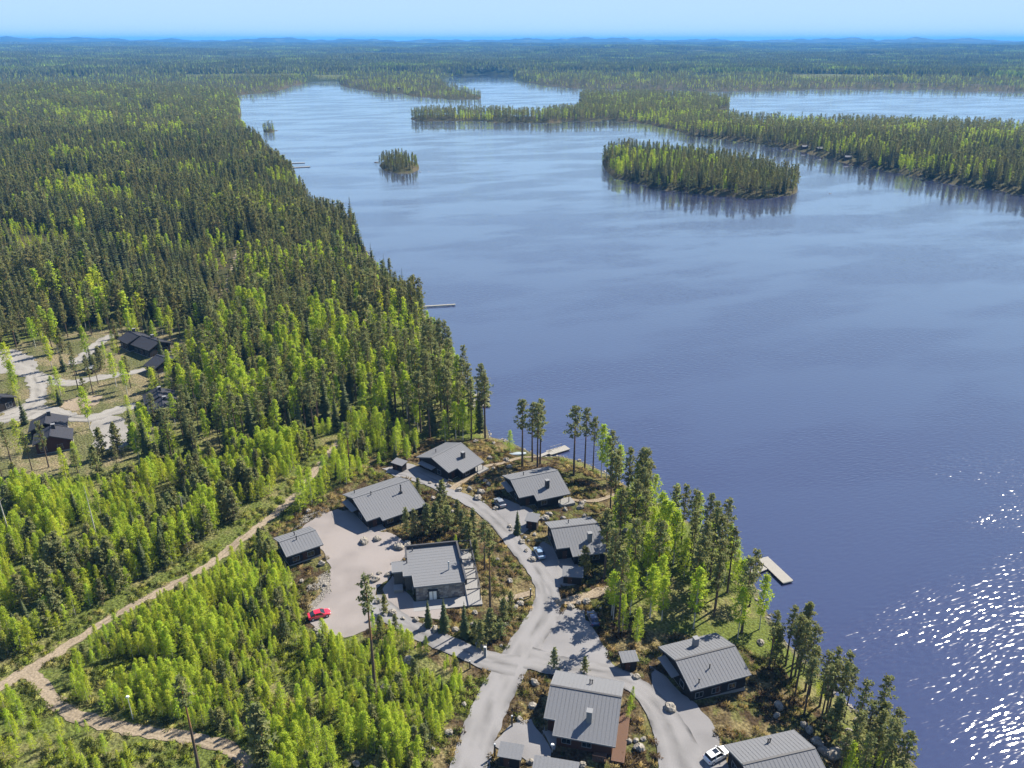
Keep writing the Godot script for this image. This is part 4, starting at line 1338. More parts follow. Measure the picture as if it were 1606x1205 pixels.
func make_houses() -> void:
	var V := func(a, b): return Vector2(a, b)
	cottage("cottage", Vector2(-20.0, -173.6), Vector2(0.658, -0.753), 10.6, 5.6, 8.0, {"nl": 3.0, "wn": 6.0, "rb": 2.6, "awning": true, "chimney": Vector2(7.0, 4.1), "vents": [Vector2(3.5, -2.0)]}, "grey-roofed cottage nearest the cove with square black chimney")
	cottage("cottage", Vector2(-35.6, -152.8), Vector2(0.821, -0.571), 14.2, 5.7, 8.2, {"nl": 3.2, "wn": 7.0, "awning": true, "pipe": Vector2(10.6, 2.8), "vents": [Vector2(4.2, 0.7), Vector2(2.0, -3.5)]}, "largest grey-roofed cottage with thin black flue beside gravel yard")
	cottage("garage", Vector2(-47.6, -136.4), Vector2(0.827, -0.563), 7.8, 3.9, 4.0, {"hr": 4.2, "vents": [Vector2(3.6, -1.0), Vector2(3.4, 0.8)]}, "small grey-roofed garage at the edge of the brown gravel yard")
	stone_house()
	cottage("cottage", Vector2(-0.4, -162.5), Vector2(0.929, -0.371), 12.2, 5.3, 7.3, {"nl": 3.7, "wn": 5.5, "rb": 2.8, "awning": true, "chimney": Vector2(7.6, 4.2), "chimney_h": 1.9, "vents": [Vector2(4.0, -1.6)]}, "grey-roofed cottage beside the heathy point with tall black chimney")
	cottage("cottage", Vector2(8.2, -141.9), Vector2(0.978, -0.206), 10.4, 5.2, 7.3, {"nl": 2.8, "wn": 5.0, "dark_ridge": true, "chimney": Vector2(7.3, 4.0), "chimney_h": 1.9, "chimney_mat": M.trim, "vents": [Vector2(4.5, -2.4)]}, "grey-roofed cottage between shed and pine grove with pale chimney")
	cottage("cottage", Vector2(27.3, -103.7), Vector2(0.949, -0.316), 11.4, 5.6, 5.3, {"nr": 0.0, "awning": true, "dark_ridge": true, "chimney": Vector2(5.6, -3.0), "chimney_h": 1.7, "chimney_mat": M.trim, "vents": [Vector2(5.0, 2.6), Vector2(2.0, 4.4)]}, "grey-roofed cottage under the pines above the rocky shore")
	cottage("cottage", Vector2(6.1, -97.2), Vector2(0.973, 0.229), 11.3, 5.1, 7.5, {"nl": 1.8, "wn": 5.2, "dark_ridge": true, "side_deck": 1.5, "chimney": Vector2(6.9, 4.4), "chimney_h": 2.0, "chimney_mat": M.trim, "vents": [Vector2(6.0, -2.6), Vector2(6.35, -2.6)], "wall": M.brown_wall}, "grey-roofed brown cottage with red wooden deck at its gable")
	cottage("cottage", Vector2(32.9, -82.7), Vector2(0.969, -0.247), 11.7, 5.0, 5.2, {"dark_ridge": true, "vents": [Vector2(6.2, -3.4), Vector2(6.55, -3.4)]}, "grey-roofed cottage behind the parked white car")
	var bl := {"roof": M.roof_black, "dark_edge": true, "t": 0.42}
	var ex := func(a: Dictionary) -> Dictionary: return bl.merged(a)
	ridge_house("cabin", [77.7, 683.9], [79.8, 666.5], 5.0, 4.3, 4.8, ex.call({"chimney": Vector2(5.2, 0.6), "chimney_h": 1.2, "wall": M.brown_wall}), "black-roofed cabin with reddish wall, front one of a staggered pair")
	ridge_house("cabin", [69.8, 663.6], [73.2, 646.6], 5.0, 4.3, 4.8, ex.call({"chimney": Vector2(5.6, 0.6), "chimney_h": 1.2}), "black-roofed cabin behind its staggered twin, by pale gravel")
	ridge_house("cabin", [255.7, 638.8], [254.4, 622.2], 4.8, 4.2, 4.2, ex.call({"chimney": Vector2(5.5, 0.5), "chimney_h": 1.1}), "small black-roofed cabin half hidden in the mixed wood")
	ridge_house("cabin", [249.7, 621.5], [245.5, 607.0], 4.8, 4.2, 4.6, ex.call({"chimney": Vector2(5.0, 0.5), "chimney_h": 1.1}), "black-roofed cabin with light chimney above its twin in the wood")
	ridge_house("cabin", [222.5, 525.9], [250.5, 535.4], 5.0, 4.2, 4.6, ex.call({"chimney": Vector2(4.5, -1.0), "chimney_h": 1.2}), "long black-roofed cabin at the far end of the gravel lane")
	ridge_house("cabin", [202.0, 518.5], [217.5, 526.5], 5.0, 4.2, 4.4, ex.call({"chimney": Vector2(1.5, -1.0), "chimney_h": 1.2}), "dark cabin adjoining the long black-roofed cabin")
	ridge_house("cabin", [245.0, 556.0], [262.0, 562.0], 4.6, 4.0, 5.0, ex.call({}), "dark grey cabin roof tucked behind birches by the gravel lane")
	ridge_house("cabin", [-14.0, 617.0], [2.0, 622.0], 4.8, 4.0, 4.2, ex.call({}), "dark cabin cut off at the edge of the clearing")
	rng.seed = 3
	shed(on_ground(627, 737), -0.55, 3.0, 1.8, 2.3, M.roof_felt, "small dark shed on the driveway by the cove cottage")
	shed(on_ground(835, 826), -0.25, 2.3, 2.3, 2.4, M.roof_felt, "little square shed with grey roof beside the lone spruce")
	shed(on_ground(898, 911), -0.1, 3.6, 2.4, 2.2, M.roof_felt, "low shed below the cottage with the silver car")
	shed(on_ground(985, 1046), 0.15, 2.4, 1.8, 2.3, M.roof_felt, "dark woodshed under the pines by the shaded parking ground")
	shed(on_ground(801, 1196), -0.2, 3.0, 1.9, 2.4, M.roof_felt, "grey-roofed shed beside the road below the red-decked cottage")
	shed(on_ground(870, 1228), -0.2, 6.0, 3.0, 2.6, M.roof_felt, "long shed roof below the red-decked cottage")
	shed(on_ground(142, 586), 0.3, 1.6, 1.6, 2.2, M.trim, "tiny pale-roofed hut between the black cabins")
	# cottages on the opposite shores, far away
	for a in [[1262, 233, "tiny pale-roofed cottage among trees on the peninsula shore"], [1285, 236, "tiny grey boathouse at the peninsula waterline"], [1330, 250, "tiny brown cottage above the peninsula landing"], [610, 141, "tiny grey-roofed cottage on the far bay shore"], [626, 143, "tiny brown cottage by the far bay beach"]]:
		var w := on_ground(a[0], a[1])
		var n := thing("lakeside_cottage", w, rng.randf_range(-0.6, 0.6), a[2], "cottage")
		n.scale = Vector3.ONE * 0.7
		keep_out.append([Vector2(w.x, w.z), 8.0])
		var b := MB.new(); b.box(Vector3(-4, -1, -3), Vector3(4, 2.8, 3)); part("wall", b.mesh(M.brown_wall), n)
		b = MB.new(); b.prism(PackedVector2Array([Vector2(-4.5, 0.01), Vector2(4.5, 0.01), Vector2(4.5, 3.6), Vector2(-4.5, 3.6)]), func(q): return 4.6 - absf(q.y) * 0.5, 0.2); b.prism(PackedVector2Array([Vector2(-4.5, -0.01), Vector2(4.5, -0.01), Vector2(4.5, -3.6), Vector2(-4.5, -3.6)]), func(q): return 4.6 - absf(q.y) * 0.5, 0.2)
		part("roof", b.mesh(M.trim if "white" in a[2] else M.roof_felt), n)
		b = MB.new(); b.hexa(slab(Vector3(0, 1.1, 3), Vector3.RIGHT, Vector3.BACK, 1.0, 2.1, 0.06)); part("door", b.mesh(M.brown_wall), n)

# ------------------------------------------------------------------ cars, jetties, boat, posts, boulders
func loft(b: MB, st: Array, sec: Callable) -> void:
	var rings := []
	for s in st: rings.append(sec.call(s))
	var n: int = rings[0].size()
	for i in rings.size() - 1:
		for k in n - 1:
			b.quad(rings[i][k], rings[i][k + 1], rings[i + 1][k + 1], rings[i + 1][k])
	for e in [[rings[0], false], [rings[-1], true]]:
		var c := Vector3.ZERO
		for p in e[0]: c += p / n
		for k in n - 1:
			if e[1]: b.tri(c, e[0][k], e[0][k + 1])
			else: b.tri(c, e[0][k + 1], e[0][k])

func car(at: Vector3, turn: float, paint: Material, suv: bool, label: String) -> void:
	var n := thing("parked_car", at, turn, label, "car")
	n.scale = Vector3.ONE * 0.94
	keep_out.append([Vector2(at.x, at.z), 2.6])
	var up := 0.14 if suv else 0.0
	var b := MB.new()
	var body := [[-2.22, 0.66, 0.40, 0.80], [-2.16, 0.80, 0.30, 0.93], [-1.9, 0.87, 0.26, 0.99], [-1.1, 0.90, 0.24, 1.0], [0.0, 0.905, 0.23, 0.97], [0.95, 0.90, 0.24, 0.95], [1.6, 0.87, 0.25, 0.86], [2.02, 0.80, 0.28, 0.74], [2.2, 0.64, 0.36, 0.60]]
	loft(b, body, func(s): return [Vector3(s[0], s[2], s[1] * 0.86), Vector3(s[0], s[2] + 0.12, s[1]), Vector3(s[0], s[3] - 0.14 + up, s[1]), Vector3(s[0], s[3] - 0.03 + up, s[1] * 0.93), Vector3(s[0], s[3] + 0.03 + up, s[1] * 0.5), Vector3(s[0], s[3] + 0.04 + up, 0), Vector3(s[0], s[3] + 0.03 + up, -s[1] * 0.5), Vector3(s[0], s[3] - 0.03 + up, -s[1] * 0.93), Vector3(s[0], s[3] - 0.14 + up, -s[1]), Vector3(s[0], s[2] + 0.12, -s[1]), Vector3(s[0], s[2], -s[1] * 0.86), Vector3(s[0], s[2], s[1] * 0.86)])
	part("body", b.mesh(paint), n)
	b = MB.new()
	var hi := 1.66 if suv else 1.45
	var gh := [[-2.0 if suv else -1.85, 0.70, 0.94 + up, 0.99 + up], [-1.75 if suv else -1.05, 0.66, 0.93 + up, hi - 0.06], [-0.5, 0.64, 0.93 + up, hi], [0.25, 0.64, 0.93 + up, hi - 0.02], [1.1, 0.72, 0.9 + up, 0.95 + up]]
	loft(b, gh, func(s): return [Vector3(s[0], s[2], 0.84), Vector3(s[0], s[3] - 0.06, s[1] + 0.02), Vector3(s[0], s[3], s[1] - 0.1), Vector3(s[0], s[3] + 0.015, 0), Vector3(s[0], s[3], -s[1] + 0.1), Vector3(s[0], s[3] - 0.06, -s[1] - 0.02), Vector3(s[0], s[2], -0.84), Vector3(s[0], s[2], 0.84)])
	part("window_glass", b.mesh(M.glass), n)
	b = MB.new()
	var rx := -1.78 if suv else -1.0
	loft(b, [[rx, hi - 0.07], [-0.5, hi], [0.22, hi - 0.025]], func(s): return [Vector3(s[0], s[1] - 0.05, 0.67), Vector3(s[0], s[1] + 0.015, 0.55), Vector3(s[0], s[1] + 0.035, 0), Vector3(s[0], s[1] + 0.015, -0.55), Vector3(s[0], s[1] - 0.05, -0.67), Vector3(s[0], s[1] - 0.06, 0), Vector3(s[0], s[1] - 0.05, 0.67)])
	var roof := part("roof", b.mesh(paint), n)
	if suv:
		b = MB.new(); b.box(Vector3(-0.75, hi + 0.02, -0.42), Vector3(0.1, hi + 0.045, 0.42))
		part("sunroof", b.mesh(M.glass), roof)
	b = MB.new()
	for s in [-1, 1]:   # pillars
		for x in [[-0.95, 0.0], [0.95, -0.62]]:
			b.bar(Vector3(x[0], 0.97 + up, s * 0.85), Vector3(x[0] + x[1] * 1.1 + (0.12 if x[0] < 0 else 0.0), hi - 0.08, s * 0.68), 0.07, 0.05)
	part("pillar", b.mesh(paint), n)
	for x in [-1.38, 1.36]:
		for s in [-1, 1]:
			b = MB.new()
			b.tube([Vector3(x, 0.33, s * 0.68), Vector3(x, 0.33, s * 0.915)], [0.33, 0.33], 14)
			var wh := part("wheel", b.mesh(M.tyre), n)
			b = MB.new(); b.tube([Vector3(x, 0.33, s * 0.9), Vector3(x, 0.33, s * 0.925)], [0.215, 0.2], 12)
			part("rim", b.mesh(M.rim), wh)
	for s in [-1, 1]:
		b = MB.new(); b.box(Vector3(2.0, 0.58 + up, s * 0.62 - 0.14), Vector3(2.13, 0.70 + up, s * 0.62 + 0.14))
		part("headlight", b.mesh(M.head_glass), n)
		b = MB.new(); b.box(Vector3(-2.2, 0.72 + up, s * 0.68 - 0.13), Vector3(-2.1, 0.88 + up, s * 0.68 + 0.13))
		part("tail_light", b.mesh(M.tail_red), n)
		b = MB.new(); b.box(Vector3(0.72, 0.95 + up, s * 1.0 - 0.1), Vector3(0.86, 1.07 + up, s * 1.0 + 0.08))
		part("side_mirror", b.mesh(paint), n)

func heading(a: Array, b: Array) -> float:   # turn that points local +x from one pixel of the ground to another
	var p := on_ground(a[0], a[1]); var q := on_ground(b[0], b[1])
	return atan2(-(q.z - p.z), q.x - p.x)

func make_cars() -> void:
	car(on_ground(501, 968) + Vector3(0, 0.1, 0), heading([485, 972], [520, 963]), M.paint_red, false, "red car parked on the brown gravel by the birches")
	car(on_ground(846, 871) + Vector3(0, 0.12, 0), heading([850, 880], [841, 862]), M.paint_blue, false, "silver-blue car parked in the shade of a cottage driveway")
	car(on_ground(784, 792) + Vector3(0, 0.12, 0), heading([790, 798], [778, 784]), M.paint_shaded_silver, false, "silver car with shade put into its paint beside the heathy-point cottage")
	car(on_ground(930, 974) + Vector3(0, 0.1, 0), heading([933, 984], [926, 966]), M.paint_navy, false, "dark blue car under the pines on the parking ground")
	car(on_ground(1123, 1190) + Vector3(0, 0.14, 0), heading([1108, 1196], [1140, 1180]), M.paint_white, true, "white car with glass sunroof at the cottage corner")

func jetty(segs: Array, width: float, label: String, rail := false, y := 0.5) -> void:   # segs: world xz pairs
	var c := Vector2.ZERO
	for s in segs: c += (s[0] + s[1]) / 2.0 / segs.size()
	var n := thing("jetty", Vector3(c.x, 0, c.y), 0, label, "jetty")
	for s in segs:
		var a := Vector3(s[0].x - c.x, y, s[0].y - c.y); var e := Vector3(s[1].x - c.x, y, s[1].y - c.y)
		var w: float = s[2] if s.size() > 2 else width
		var b := MB.new()
		b.bar(a - Vector3(0, 0.16, 0), e - Vector3(0, 0.16, 0), w - 0.2, 0.26)
		var deck := part("deck", b.mesh(M.grey_deck), n)
		b = MB.new()
		var d := (e - a).normalized(); var sd := Vector3(-d.z, 0, d.x)
		var k := 0.0
		while k < a.distance_to(e) - 0.1:
			b.bar(a + d * (k + 0.09) - sd * w / 2, a + d * (k + 0.09) + sd * w / 2, 0.17, 0.05); k += 0.2
		part("deck_board", b.mesh(M.grey_deck), deck).set_meta("kind", "stuff")
		for f in [0.06, 0.5, 0.94]:
			for t in [-1, 1]:
				b = MB.new()
				var p: Vector3 = a.lerp(e, f) + sd * t * (w / 2 - 0.2)
				b.tube([p - Vector3(0, 2.6, 0), p + Vector3(0, 0.0, 0)], [0.09, 0.09], 7)
				part("pile", b.mesh(M.brown_wall), n)
	if rail:
		var s: Array = segs[-1]
		var a := Vector3(s[0].x - c.x, y, s[0].y - c.y); var e := Vector3(s[1].x - c.x, y, s[1].y - c.y)
		var d := (e - a).normalized(); var sd := Vector3(-d.z, 0, d.x) * (width / 2 - 0.1)
		var b := MB.new()
		for f in 4:
			var p := a.lerp(e, f / 3.0 * 0.6 + 0.2) - sd
			b.box(p - Vector3(0.04, 0, 0.04), p + Vector3(0.04, 0.95, 0.04))
		b.bar(a.lerp(e, 0.2) - sd + Vector3(0, 0.95, 0), a.lerp(e, 0.8) - sd + Vector3(0, 0.95, 0), 0.07, 0.06)
		part("railing", b.mesh(M.grey_deck), n)

func make_jetties() -> void:
	var f := func(x, y): return flat2(x, y)
	jetty([[flat2(1170, 905), flat2(1200, 893), 1.4], [flat2(1196, 878), flat2(1236, 916), 2.6]], 2.4, "broad pale jetty with T head below the pine grove")
	jetty([[flat2(844, 719), flat2(866, 710), 1.2], [flat2(860, 713), flat2(890, 704), 2.6]], 2.4, "bathing jetty with handrail in the cove by tall pines", true)
	jetty([[flat2(962, 772), flat2(998, 770), 2.6]], 2.4, "short wide jetty at the end of the sandy footpath")
	jetty([[flat2(650, 483), flat2(714, 479), 1.1]], 2.2, "long lone jetty reaching out past the shore trees")
	for k in 3:
		jetty([[flat2(742, 622 + k * 8), flat2(768, 621 + k * 8), 1.6]], 1.6, ["uppermost of three small parallel jetties", "middle one of three small parallel jetties", "lowest of three small parallel jetties"][k])
	jetty([[flat2(452, 264), flat2(486, 262), 3.0]], 3.0, "longer of two pale jetties on the far wooded shore")
	jetty([[flat2(447, 257), flat2(478, 256), 2.5]], 2.5, "shorter of two pale jetties on the far wooded shore")
	# upturned rowing boat
	var at := on_ground(812, 713)
	var n := thing("rowing_boat", at + Vector3(0, 0.62, 0), 0.15, "upturned pale rowing boat lying on the grassy shore", "boat")
	keep_out.append([Vector2(at.x, at.z), 2.6])
	var b := MB.new()
	var st := []
	for i in 9:
		var u := i / 8.0
		st.append([lerpf(-2.3, 2.3, u), 0.72 * pow(sin(PI * clampf(u * 0.86 + 0.1, 0, 1)), 0.6), 0.1 + 0.5 * pow(sin(PI * clampf(u * 0.9 + 0.07, 0, 1)), 0.4)])
	loft(b, st, func(s): return [Vector3(s[0], -0.6, s[1]), Vector3(s[0], -0.6 + s[2] * 0.55, s[1] * 0.9), Vector3(s[0], -0.6 + s[2] * 0.95, s[1] * 0.45), Vector3(s[0], -0.6 + s[2], 0), Vector3(s[0], -0.6 + s[2] * 0.95, -s[1] * 0.45), Vector3(s[0], -0.6 + s[2] * 0.55, -s[1] * 0.9), Vector3(s[0], -0.6, -s[1]), Vector3(s[0], -0.6, s[1])])
	part("hull", b.mesh(M.boat_hull), n)
	b = MB.new(); b.bar(Vector3(-2.1, -0.0, 0), Vector3(2.0, -0.0, 0), 0.06, 0.08)
	part("keel", b.mesh(M.brown_wall), n)

func make_posts() -> void:
	for a in [[209, 1131, 209, 1093, "white-headed lamp post beside the forked dirt track"], [866, 1180, 866, 1168, "low white lamp on the driveway of the red-decked cottage"]]:
		var at := on_ground(a[0], a[1])
		var hh := top_height(at, a[2], a[3])
		var n := thing("street_lamp", at, 0, a[4], "lamp")
		var b := MB.new(); b.tube([Vector3(0, -0.3, 0), Vector3(0, hh - 0.12, 0)], [0.07, 0.045], 7)
		part("pole", b.mesh(M.steel), n)
		b = MB.new(); b.tube([Vector3(0, hh - 0.12, 0), Vector3(0, hh - 0.05, 0), Vector3(0, hh + 0.1, 0)], [0.1, 0.3, 0.16], 10)
		part("lamp_head", b.mesh(M.white_paint), n)
	for a in [[737, 1049, 1.6, "dark post at the mouth of the side road"], [832, 937, 1.9, "dark gatepost where the short footpath meets the road"], [803, 1140, 2.2, "dark post at the driveway mouth by the red-decked cottage"], [776, 1188, 2.6, "slim black post beside the roadside shed"]]:
		var n := thing("marker_post", on_ground(a[0], a[1]), 0.2, a[3], "post")
		var b := MB.new(); b.box(Vector3(-0.11, -0.3, -0.11), Vector3(0.11, a[2], 0.11))
		part("shaft", b.mesh(M.metal), n)
		b = MB.new(); b.hexa([Vector3(-0.15, a[2], 0.15), Vector3(0.15, a[2], 0.15), Vector3(0.15, a[2], -0.15), Vector3(-0.15, a[2], -0.15), Vector3(-0.1, a[2] + 0.12, 0.1), Vector3(0.1, a[2] + 0.12, 0.1), Vector3(0.1, a[2] + 0.12, -0.1), Vector3(-0.1, a[2] + 0.12, -0.1)])
		part("cap", b.mesh(M.steel), n)
	var n := thing("utility_cabinet", on_ground(761, 1031), -0.2, "grey utility pillar under young pines by the junction", "cabinet")
	var b := MB.new(); b.box(Vector3(-0.25, -0.3, -0.2), Vector3(0.25, 2.3, 0.2)); part("casing", b.mesh(M.steel), n)
	b = MB.new(); b.box(Vector3(-0.2, 0.3, 0.2), Vector3(0.2, 2.1, 0.225)); part("door", b.mesh(M.trim), n)
	for a in [[18, 851, 1, 742], [155, 860, 143, 762], [292, 832, 286, 775]]:
		var at := on_ground(a[0], a[1])
		var hh := clampf(top_height(at, a[2], a[3]), 6.0, 17.0)
		var t := thing("dead_tree", at, 0, "bare pale dead trunk standing above the young birches", "dead tree", "dead trunks in the birch thicket")
		rng.seed = int(a[0])
		var m := trunk_mesh(hh, 0.17, Color(0.42, 0.40, 0.37), Color(0.36, 0.33, 0.3), 7, 0.5)
		part("trunk", m.mesh(M.bark), t)
		var br := MB.new(); br.col = Color(0.3, 0.27, 0.24)
		for k in 7:
			var az := rng.randf() * TAU; var y := hh * rng.randf_range(0.5, 0.95)
			br.tube([Vector3(0, y, 0), Vector3(cos(az) * 0.9, y + 0.5, sin(az) * 0.9)], [0.04, 0.012], 4)
		part("branches", br.mesh(M.bark), t)

func rock_mesh(sd: int, seg := 12, rings := 8) -> ArrayMesh:
	var f := FastNoiseLite.new(); f.seed = sd; f.frequency = 0.9; f.fractal_octaves = 3
	var g := FastNoiseLite.new(); g.seed = sd + 3; g.noise_type = FastNoiseLite.TYPE_CELLULAR; g.frequency = 0.7
	var v := []
	for i in rings + 1:
		var row := []
		for j in seg:
			var a := PI * i / rings; var b := TAU * j / seg
			var d := Vector3(sin(a) * cos(b), cos(a), sin(a) * sin(b))
			row.append(d * (0.5 + f.get_noise_3dv(d * 1.3) * 0.22 + g.get_noise_3dv(d * 2.0) * 0.1) * Vector3(1, 0.78, 0.85))
		v.append(row)
	var m := MB.new()
	for i in rings:
		for j in seg:
			var k := (j + 1) % seg
			if i > 0: m.tri(v[i][j], v[i][k], v[i + 1][j])
			if i < rings - 1: m.tri(v[i][k], v[i + 1][k], v[i + 1][j])
	return m.mesh(M.boulder)

func make_boulders() -> void:
	rng.seed = 12
	var shapes := []
	for k in 6: shapes.append(rock_mesh(k * 7 + 1))
	var sets := [
		["pale granite boulder in the bed around the stone house", "boulders around the stone house", 560.0, 840.0, 5.353, [[60,60,80],[165,35,70],[345,105,80],[430,75,60],[487,95,40],[300,240,35],[185,322,40],[115,345,50],[155,380,80],[260,340,60],[180,565,70],[300,660,80],[385,705,40],[495,715,60],[570,755,50],[655,800,75],[825,805,70],[980,755,60],[990,655,50],[1285,390,60],[960,215,40],[1180,210,35],[1250,755,45],[1210,930,30],[1210,825,25],[1370,580,60],[1335,610,50],[1040,930,110],[1380,540,40]]],
		["pale granite boulder on the heath beside the road and driveways", "boulders beside the upper road", 740.0, 700.0, 5.736, [[50,475,80],[85,425,70],[215,565,50],[150,350,60],[340,730,50],[350,760,40],[660,660,80],[825,655,55],[1015,640,60],[975,560,65],[990,525,60],[1010,505,50],[565,800,40],[510,855,30],[480,825,40],[450,870,60],[490,945,50],[545,1030,70],[850,345,30],[305,130,50],[195,205,40],[340,195,60],[120,315,40],[700,620,60],[840,575,50],[1440,680,50],[1385,770,60],[15,690,30],[25,720,35],[30,970,35],[230,1025,40],[105,505,30]]],
		["pale granite boulder on the bank between the two upper cottages", "boulders between the upper cottages", 560.0, 680.0, 6.69, [[655,490,30],[765,525,45],[840,550,50],[1270,690,90],[1290,630,90],[1180,590,70],[960,560,60],[1070,600,80],[1455,795,60],[1000,830,60],[1030,775,70],[795,690,60],[520,1160,70],[605,1190,50],[1205,890,30],[1235,970,35],[1575,290,70],[1390,265,60]]],
		["pale boulder at the edge of the shaded parking ground", "boulders at the parking ground", 840.0, 930.0, 8.03, [[445,190,100],[540,140,80],[640,125,110],[600,250,60],[780,175,40],[820,205,50],[1270,1075,100]]],
		["pale boulder near the lower cottages", "boulders near the lower cottages", 800.0, 960.0, 3.088, [[120,350,45],[110,460,42],[45,525,35],[575,632,35],[610,628,30],[645,620,25],[628,665,55],[775,473,58],[100,732,40],[350,748,40],[1215,155,40]]],
		["pale granite boulder around the brown gravel yard", "boulders around the gravel yard", 400.0, 680.0, 5.02, [[860,860,80],[965,845,60],[1135,905,80],[1200,885,55],[525,1035,60],[420,618,45],[365,1168,40],[560,1198,50],[430,1215,40],[480,1560,55],[490,1585,30]]],
		["weathered boulder on the verge below the birch thicket", "boulders on the thicket verge", 400.0, 1000.0, 4.015, [[965,155,70],[820,325,65],[1220,605,50],[1315,425,35],[1120,708,30],[640,805,50],[405,803,25]]],
		["big rounded rock on the lower lake shore", "rocks on the lower shore", 1150.0, 900.0, 3.522, [[530,655,70],[465,940,60],[420,870,50],[560,1010,80],[600,960,50],[500,990,60],[250,740,60],[240,790,40],[690,830,50],[760,850,40],[150,385,40],[640,880,45],[390,840,40]]],
		["rock at the waterline of the cove", "rocks along the cove", 550.0, 500.0, 3.57, [[790,380,20],[780,545,26],[850,660,22],[800,700,26],[700,690,30],[1280,800,30],[860,690,20]]]]
	for s in sets:
		for a in s[5]:
			var at := on_ground(s[2] + a[0] / s[4], s[3] + a[1] / s[4])
			var scale_px: float = a[2] / s[4]
			var dist := (at - Vector3(0, CAM_H, 0)).length()
			var size := scale_px * dist / FOCAL * 1.05
			var o := single("boulder", shapes[rng.randi() % 6], s[0], "boulder", s[1])
			o.position = Vector3(at.x, at.y + size * 0.16, at.z)
			o.rotation.y = rng.randf() * TAU
			o.scale = Vector3(size * rng.randf_range(0.9, 1.15), size * rng.randf_range(0.8, 1.0), size * rng.randf_range(0.8, 1.1))
			keep_out.append([Vector2(at.x, at.z), size * 0.4])
	# small rocks standing out of the lake around the islet and skerry
	for a in [[590, 255, 5.0], [659, 270, 2.6], [672, 269, 2.0], [433, 205, 4.0], [1302, 304, 2.0]]:
		var at := on_level(a[0], a[1])
		var o := single("skerry_rock", shapes[rng.randi() % 6], "low dark rock breaking the water near an islet", "rock", "rocks off the islets")
		o.position = Vector3(at.x, 0.0, at.z); o.scale = Vector3(a[2], a[2] * 0.4, a[2] * 0.7)

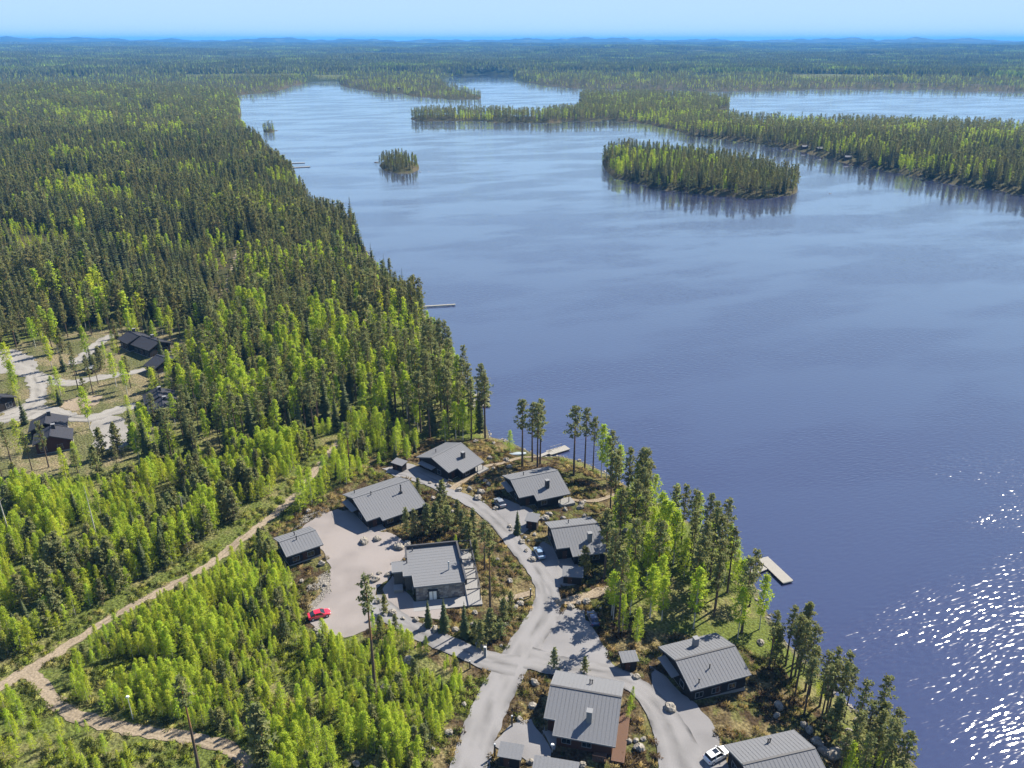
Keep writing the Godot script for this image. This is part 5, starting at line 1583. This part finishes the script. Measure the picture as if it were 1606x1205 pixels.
func make_ground_cover() -> void:
	rng.seed = 51
	# low heath plants, grass tussocks and scrub: nobody could count them
	var shapes := []
	for k in 4:
		var b := MB.new()
		for i in 60:
			b.col = shade_of(Color(1, 1, 1), 0.25)
			var az := rng.randf() * TAU; var r := rng.randf() * 0.5
			var p := Vector3(cos(az) * r, 0, sin(az) * r)
			var d := (Vector3(cos(az) * 0.7, 1.0, sin(az) * 0.7) + rv(0.5)).normalized() * rng.randf_range(0.25, 0.6)
			var e := d.cross(rv()).normalized() * 0.05
			b.trin(p - e, p + e, p + d, Vector3(cos(az), 0.9, sin(az)).normalized())
			b.trin(p + d * 0.5 - e * 1.6, p + d * 0.5 + e * 1.6, p + d * 1.15 + rv(0.1), Vector3(cos(az), 0.9, sin(az)).normalized())
		shapes.append(b.mesh(M.needle))
	var sets := [
		["heath_plants", "low brown heather, dry grass and seedlings between the cottages", "heath", [[420,830],[520,770],[600,700],[680,690],[770,690],[850,716],[985,764],[1000,800],[945,830],[950,905],[1000,985],[1150,1010],[1220,1040],[1330,1160],[1420,1240],[660,1240],[765,1075],[640,1010],[480,985],[455,895]], 1.15, [Color(0.10, 0.07, 0.045), Color(0.27, 0.21, 0.10), Color(0.11, 0.125, 0.04), Color(0.16, 0.12, 0.065)], [0.5, 1.5]],
		["undergrowth", "green scrub and tall grass under the young birches", "scrub", [[-60,1180],[0,1120],[0,1045],[150,955],[330,850],[450,755],[525,672],[660,690],[620,735],[480,800],[430,835],[455,895],[480,985],[640,1010],[765,1075],[690,1190],[660,1260],[-60,1280]], 1.1, [Color(0.19, 0.23, 0.045), Color(0.26, 0.26, 0.09), Color(0.14, 0.17, 0.045), Color(0.24, 0.29, 0.04)], [0.6, 1.5]]]
	for s in sets:
		var p := ground_poly(s[3])
		var lo := p[0]; var hi := p[0]
		for q in p:
			lo = lo.min(q); hi = hi.max(q)
		var tf := [[], [], [], []]; var cols := [[], [], [], []]
		var x := lo.x
		while x < hi.x:
			var z := lo.y
			while z < hi.y:
				var q := Vector2(x + rng.randf_range(-0.6, 0.6), z + rng.randf_range(-0.6, 0.6))
				z += s[4]
				var m := nz.get_noise_2d(q.x * 9.0, q.y * 9.0)
				if m < -0.12 or not Geometry2D.is_point_in_polygon(q, p) or not is_free(q, -0.15): continue
				var y := h(q.x, q.y)
				if y < 0.4: continue
				var k := rng.randi() % 4
				var sc := rng.randf_range(s[6][0], s[6][1])
				tf[k].append(Transform3D(Basis(Vector3.UP, rng.randf() * TAU).scaled(Vector3(sc, sc * rng.randf_range(0.5, 0.9), sc)), Vector3(q.x, y, q.y)))
				var c: Color = s[5][clampi(int((nz.get_noise_2d(q.x * 5.0 + 200.0, q.y * 5.0) + 0.5) * 4.0 + rng.randf_range(-0.8, 0.8)), 0, 3)]
				cols[k].append(shade_of(c, 0.25))
			x += s[4]
		var root := Node3D.new()
		root.name = numbered(s[0])
		add_child(root)
		tag(root, s[1], s[2], "", "stuff")
		for k in 4: multi("tussocks", shapes[k], tf[k], cols[k], root)
	# broken stone along the yard edge and the shore
	var stones := []
	for k in 3: stones.append(rock_mesh(k * 5 + 60, 7, 5))
	var root := Node3D.new()
	root.name = numbered("shore_stones")
	add_child(root)
	tag(root, "loose grey stones along the waterline and the yard edge", "stones", "", "stuff")
	var tf := [[], [], []]; var cols := [[], [], []]
	for i in range(2, 36):
		var a := shore[i]; var b := shore[i + 1]
		var n := int(a.distance_to(b) / (0.55 if i < 24 else 1.6))
		for k in n:
			var q := a.lerp(b, rng.randf()) + Vector2(rng.randf_range(-1.6, 1.6), rng.randf_range(-1.6, 1.6))
			var sc := rng.randf_range(0.25, 1.0) * (1.0 if i < 24 else 1.7)
			var j := rng.randi() % 3
			tf[j].append(Transform3D(Basis(Vector3.UP, rng.randf() * TAU).scaled(Vector3(sc, sc * 0.7, sc)), Vector3(q.x, h(q.x, q.y) + sc * 0.1, q.y)))
			cols[j].append(Color(1, 1, 1))
	for px in [[[478,930],[512,925],[515,895],[498,905]], [[455,835],[475,810],[510,795],[520,800],[475,832]], [[480,952],[500,935],[508,940],[488,962]], [[505,900],[520,895],[520,930],[500,945]]]:
		var p := ground_poly(px)
		for k in 500:
			var q := p[0].lerp(p[2], rng.randf()).lerp(p[1].lerp(p[3], rng.randf()), rng.randf())
			if not Geometry2D.is_point_in_polygon(q, p): continue
			var sc := rng.randf_range(0.12, 0.4)
			var j := rng.randi() % 3
			tf[j].append(Transform3D(Basis(Vector3.UP, rng.randf() * TAU).scaled(Vector3.ONE * sc), Vector3(q.x, h(q.x, q.y) + 0.08, q.y)))
			cols[j].append(Color(1, 1, 1))
	for j in 3: multi("stones", stones[j], tf[j], cols[j], root)

# ------------------------------------------------------------------
func _ready() -> void:
	var cam := Camera3D.new()
	cam.name = "camera"
	add_child(cam)
	cam.position = Vector3(0, CAM_H, 0)
	cam.rotation_degrees = Vector3(-PITCH, 0, 0)
	cam.fov = rad_to_deg(2.0 * atan(602.5 / FOCAL))
	cam.near = 1.0
	cam.far = 60000.0
	cam.current = true

	var env := Environment.new()
	env.background_mode = Environment.BG_SKY
	var sm := ProceduralSkyMaterial.new()
	sm.sky_top_color = Color(0.034, 0.072, 0.235).linear_to_srgb()
	sm.sky_horizon_color = Color(0.205, 0.292, 0.365).linear_to_srgb()
	sm.sky_curve = 0.75
	sm.ground_bottom_color = Color(0.18, 0.22, 0.2)
	sm.ground_horizon_color = Color(0.4, 0.55, 0.65)
	sm.sun_angle_max = 1.0
	var sky := Sky.new()
	sky.sky_material = sm
	env.sky = sky
	env.tonemap_mode = Environment.TONE_MAPPER_LINEAR
	env.tonemap_exposure = 2.75
	env.fog_enabled = true
	env.fog_density = 0.000072
	env.fog_light_color = Color(0.36, 0.68, 1.0)
	env.sdfgi_enabled = true
	env.ssao_enabled = true
	env.ssil_enabled = true
	var we := WorldEnvironment.new()
	we.name = "environment"
	we.environment = env
	add_child(we)

	var sun := DirectionalLight3D.new()
	sun.name = "sun"
	sun.light_energy = 1.6
	sun.light_color = Color(1.0, 0.965, 0.90)
	sun.light_angular_distance = 0.53
	sun.shadow_enabled = true
	add_child(sun)
	sun.rotation_degrees = Vector3(-SUN_EL, 180.0 - SUN_AZ, 0)

	make_materials()
	build_terrain()
	print("terrain ", Time.get_ticks_msec())
	build_water()
	make_roads()
	make_houses()
	make_cars()
	make_jetties()
	make_posts()
	make_boulders()
	print("things ", Time.get_ticks_msec())
	make_tree_kinds()
	make_single_trees()
	make_zones()
	print("zones ", Time.get_ticks_msec(), " ", near["pine_tree"].size(), " ", near["birch_tree"].size(), " ", near["spruce_tree"].size())
	near_trees()
	build_forest()
	make_ground_cover()
	print("all ", Time.get_ticks_msec())
